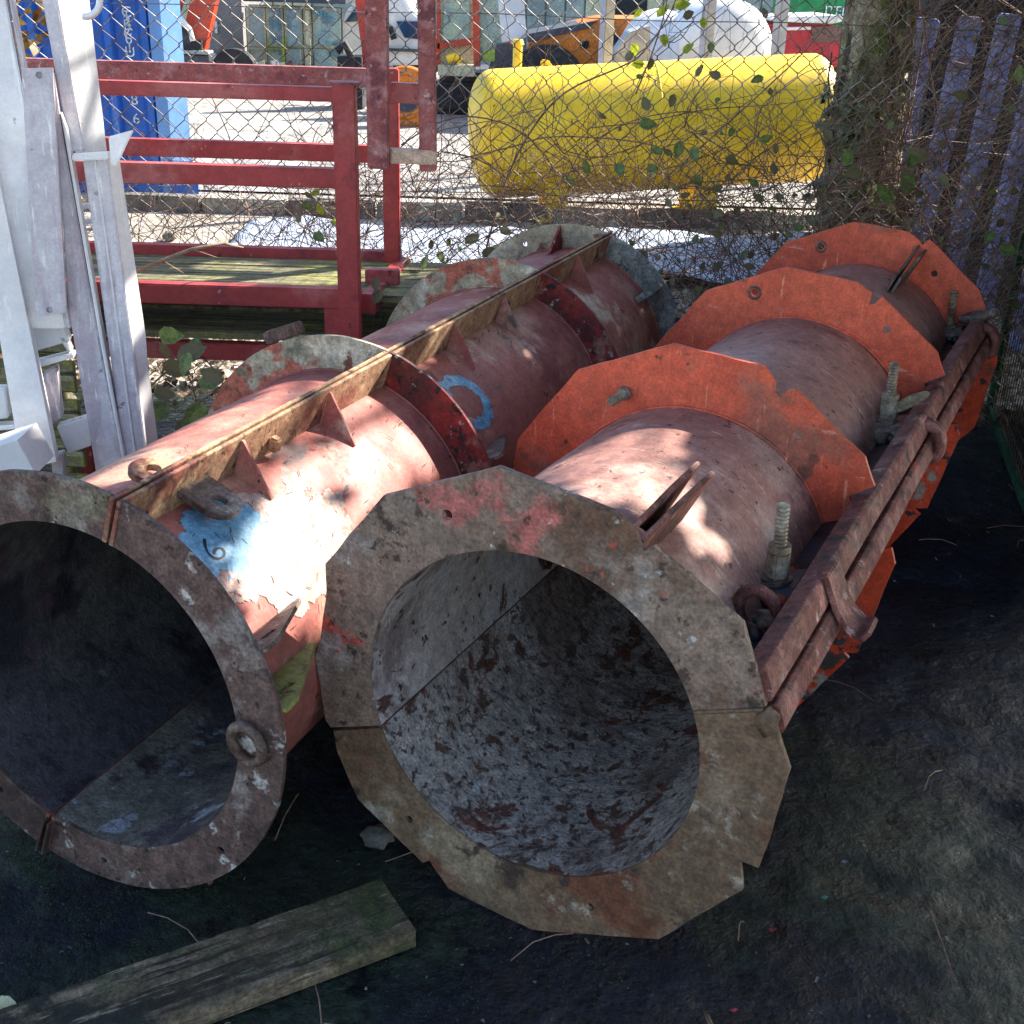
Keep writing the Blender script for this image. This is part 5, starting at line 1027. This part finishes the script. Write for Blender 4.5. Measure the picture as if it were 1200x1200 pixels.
wtank(856, 60, .43, 11.6, 'round-ended white tank behind the right half of the yellow tank'); wtank(790, 70, .42, 12.6, 'white tank partly hidden by yellow leaves left of the rounder one')
g = empty('grey_bin', (1.55, 11.3, 0), 0, 'lilac grey panel beside the orange loader', 'panel'); pp('panel', [(722, 60), (738, 38), (762, 30), (762, 86), (716, 86)], 11.3, .5, M_gpost, g); pb('stand', (716, 86), (762, 100), 11.3, .5, M_gpost, g, zmin=0)
# red vehicle with white roof; green cabin
g = empty('red_car', (3.0, 16, 0), 0, 'red vehicle with a white top edge beside the trunk', 'car'); pp('body', [(896, 74), (896, 30), (912, 27), (975, 26), (992, 60), (994, 80)], 16, 1.5, M_redcar, g, .04); pp('roof', [(905, 25), (912, 20), (985, 18), (992, 24), (975, 28)], 15.9, 1.5, M_white, g, .02); pp('window', [(950, 32), (985, 30), (988, 48), (955, 50)], 15.95, .02, mat('brown_tinted_glass', '#6a4a44', [], .2, .05, 0, 0), g, .003); pt('trim', [(912, 34), (950, 33)], 15.95, .02, M_white, g)
for px in (910, 975): c = onY(px, 96, 16.1) - g.location; c.z = .4; MB().tube([c, c + Vector((0, .22, 0))], .4, 24).build('wheel', M_dark, g, smooth=True, auto=40)
g = empty('green_cabin', (5.0, 20, 0), 0, 'green cabin wall with white lettering left of the trunk top', 'cabin'); pb('wall', (944, -80), (1010, 19), 20, 2.0, M_green, g, zmin=0); P = onY(981, 19, 19.95) - g.location; text('ITED', .19, M_let, g, (P.x, P.y - .0, P.z + .01), (R_(90), 0, 0), 'lettering', .004)
pb('plinth', (942, 19), (1012, 24), 19.9, 2.1, M_white, g)
# pale sheet on the ground behind the fence, kerb stones, slabs, brown hedge
mb = MB(); vs = []; nx, ny = 70, 26
for j in range(ny + 1):
    for i in range(nx + 1):
        x = -1.75 + 3.75 * i / nx; y = 6.7 + 1.35 * j / ny + .1 * math.sin(i * .3); vs.append((x, y, .08 + .045 * noise.noise(Vector((x * 1.1, y * 1.5, 4))) + .012 * noise.noise(Vector((x * 6, y * 9, 1)))))
fs = [(j * (nx + 1) + i, j * (nx + 1) + i + 1, (j + 1) * (nx + 1) + i + 1, (j + 1) * (nx + 1) + i) for j in range(ny) for i in range(nx)]
o = MB().add(vs, fs).build('plastic_sheet', M_pale, smooth=True); md = o.modifiers.new('s', 'SOLIDIFY'); md.thickness = .006; tag(o, 'crumpled pale blue-white sheet spread on the ground behind the fence', 'sheet')
for i in range(9):
    x = -3.2 + i * .62; o = MB().box((0, 0, 0), (.60, .14, .12)).build('kerb_stone', M_stone if i % 2 else mat('pale_kerb', '#a8a294', [('#8b8474', 4, .5, .7)], .9, .05, 0, .5), bevel=.012); o.location = (x, 8.75 + .03 * (i % 3), .03 + .01 * (i % 2)); o.rotation_euler = (0, 0, rnd.uniform(-.03, .03))
    tag(o, ['leftmost','second','third','fourth','fifth','sixth','seventh','eighth','rightmost'][i] + ' kerb stone, counted from the left, in the row behind the fence foot', 'kerb stone', 'kerb stones')
tag(sheet('concrete_apron', -16, 16, 9.6, 27, 20, 10, mat('grey_apron', '#8d8880', [('#a8a398', 1.2, .45, .62), ('#6b665f', 3, .56, .7), ('#4f4a45', 9, .64, .73)], .9, .05, 0, .5, 20, .01), .004), kind='structure')
for i in range(26):
    x = rnd.uniform(-3.0, 1.2); y = rnd.uniform(5.6, 8.2); s = rnd.uniform(.03, .08); o = blob('rubble_stone', (0, 0, 0), (s, s * .8, s * .6), M_stone, None, 2, .5, 2, i); o.location = (x, y, s * .4); tag(o, 'lump of rubble in the dry litter beyond the fence', 'rubble', 'rubble lumps beyond the fence')
mb = MB()
for _ in range(5000):
    c = Vector((rnd.uniform(-4.2, -2.18), rnd.uniform(5.3, 6.1), rnd.uniform(0, 2.2))); s = rnd.uniform(.025, .05); d = Vector((rnd.gauss(0, 1), rnd.gauss(0, 1), rnd.gauss(0, 1))).normalized(); n = d.orthogonal().normalized(); mb.add([c - d * s, c + n * s * .6, c + d * s, c - n * s * .6], [(0, 1, 2, 3)])
g = empty('brown_hedge', (-3.1, 5.7, 0), 0, 'brown-leaved hedge glimpsed between the aluminium channels', 'hedge')
for v in range(len(mb.v)): mb.v[v] = (mb.v[v][0] + 3.1, mb.v[v][1] - 5.7, mb.v[v][2])
tag(mb.build('foliage', M_beech, g), kind='stuff')
for i in range(7): MB().tube([(-.7 + i * .23, 0, 0), (-.7 + i * .23 + rnd.gauss(0, .06), .1, 2.1)], [.02, .008], 6).build('stem', M_bark, g)
# leaning blue palisade; dark shed added behind for the shade between pales
PF = empty('palisade_fence', (2.4, 5.65, 0), 0, 'blue painted palisade pales leaning behind the brambles at the right', 'palisade fence')
pdy = 5.6
for i, (xt, yt, xb, yb) in enumerate(((1088, 21, 1020, 330), (1138, 19, 1066, 330), (1184, 16, 1112, 330), (1232, 14, 1158, 330), (1280, 12, 1204, 330))):
    t_ = onY(xt, yt, pdy); b_ = onY(xb, yb, pdy); d = (t_ - b_).normalized(); b_ = b_ + d * (-(b_.z) / d.z) if b_.z > 0 else b_; L_ = (t_ - b_).length; xx = Vector((0, -1, 0)).cross(d).normalized(); yy = d.cross(xx)
    P = [b_ - PF.location + xx * u + yy * v for u, v in ((-.052, 0), (-.018, -.016), (.018, -.016), (.052, 0))]; P2 = [p_ + d * (L_ - .012) for p_ in P]; tip = b_ - PF.location + d * L_
    vs = P + P2 + [tip + xx * -.04, tip + xx * .04]
    o = MB().add(vs, [(0, 1, 5, 4), (1, 2, 6, 5), (2, 3, 7, 6), (4, 5, 8), (5, 6, 9, 8), (6, 7, 9)]).build('pale', M_pal, PF); md = o.modifiers.new('s', 'SOLIDIFY'); md.thickness = .004
for z in (.3, 1.75): MB().box((.05, .03, z), (1.6, .03, .05)).build('rail', M_gapshade, PF, bevel=.003)
SH = empty('added_dark_shed', (3.0, 6.5, 0), 0, 'dark boarded shed wall added for the shade between the blue pales', 'shed'); 
for i in range(13): bx('board', -.95 + i * .16, -.80 + i * .16, 0, 2.4, 0, .03, M_gapshade, SH, .003)
bx('wall', -.96, 1.15, 0, 2.4, .031, 2.0, M_gapshade, SH, 0)
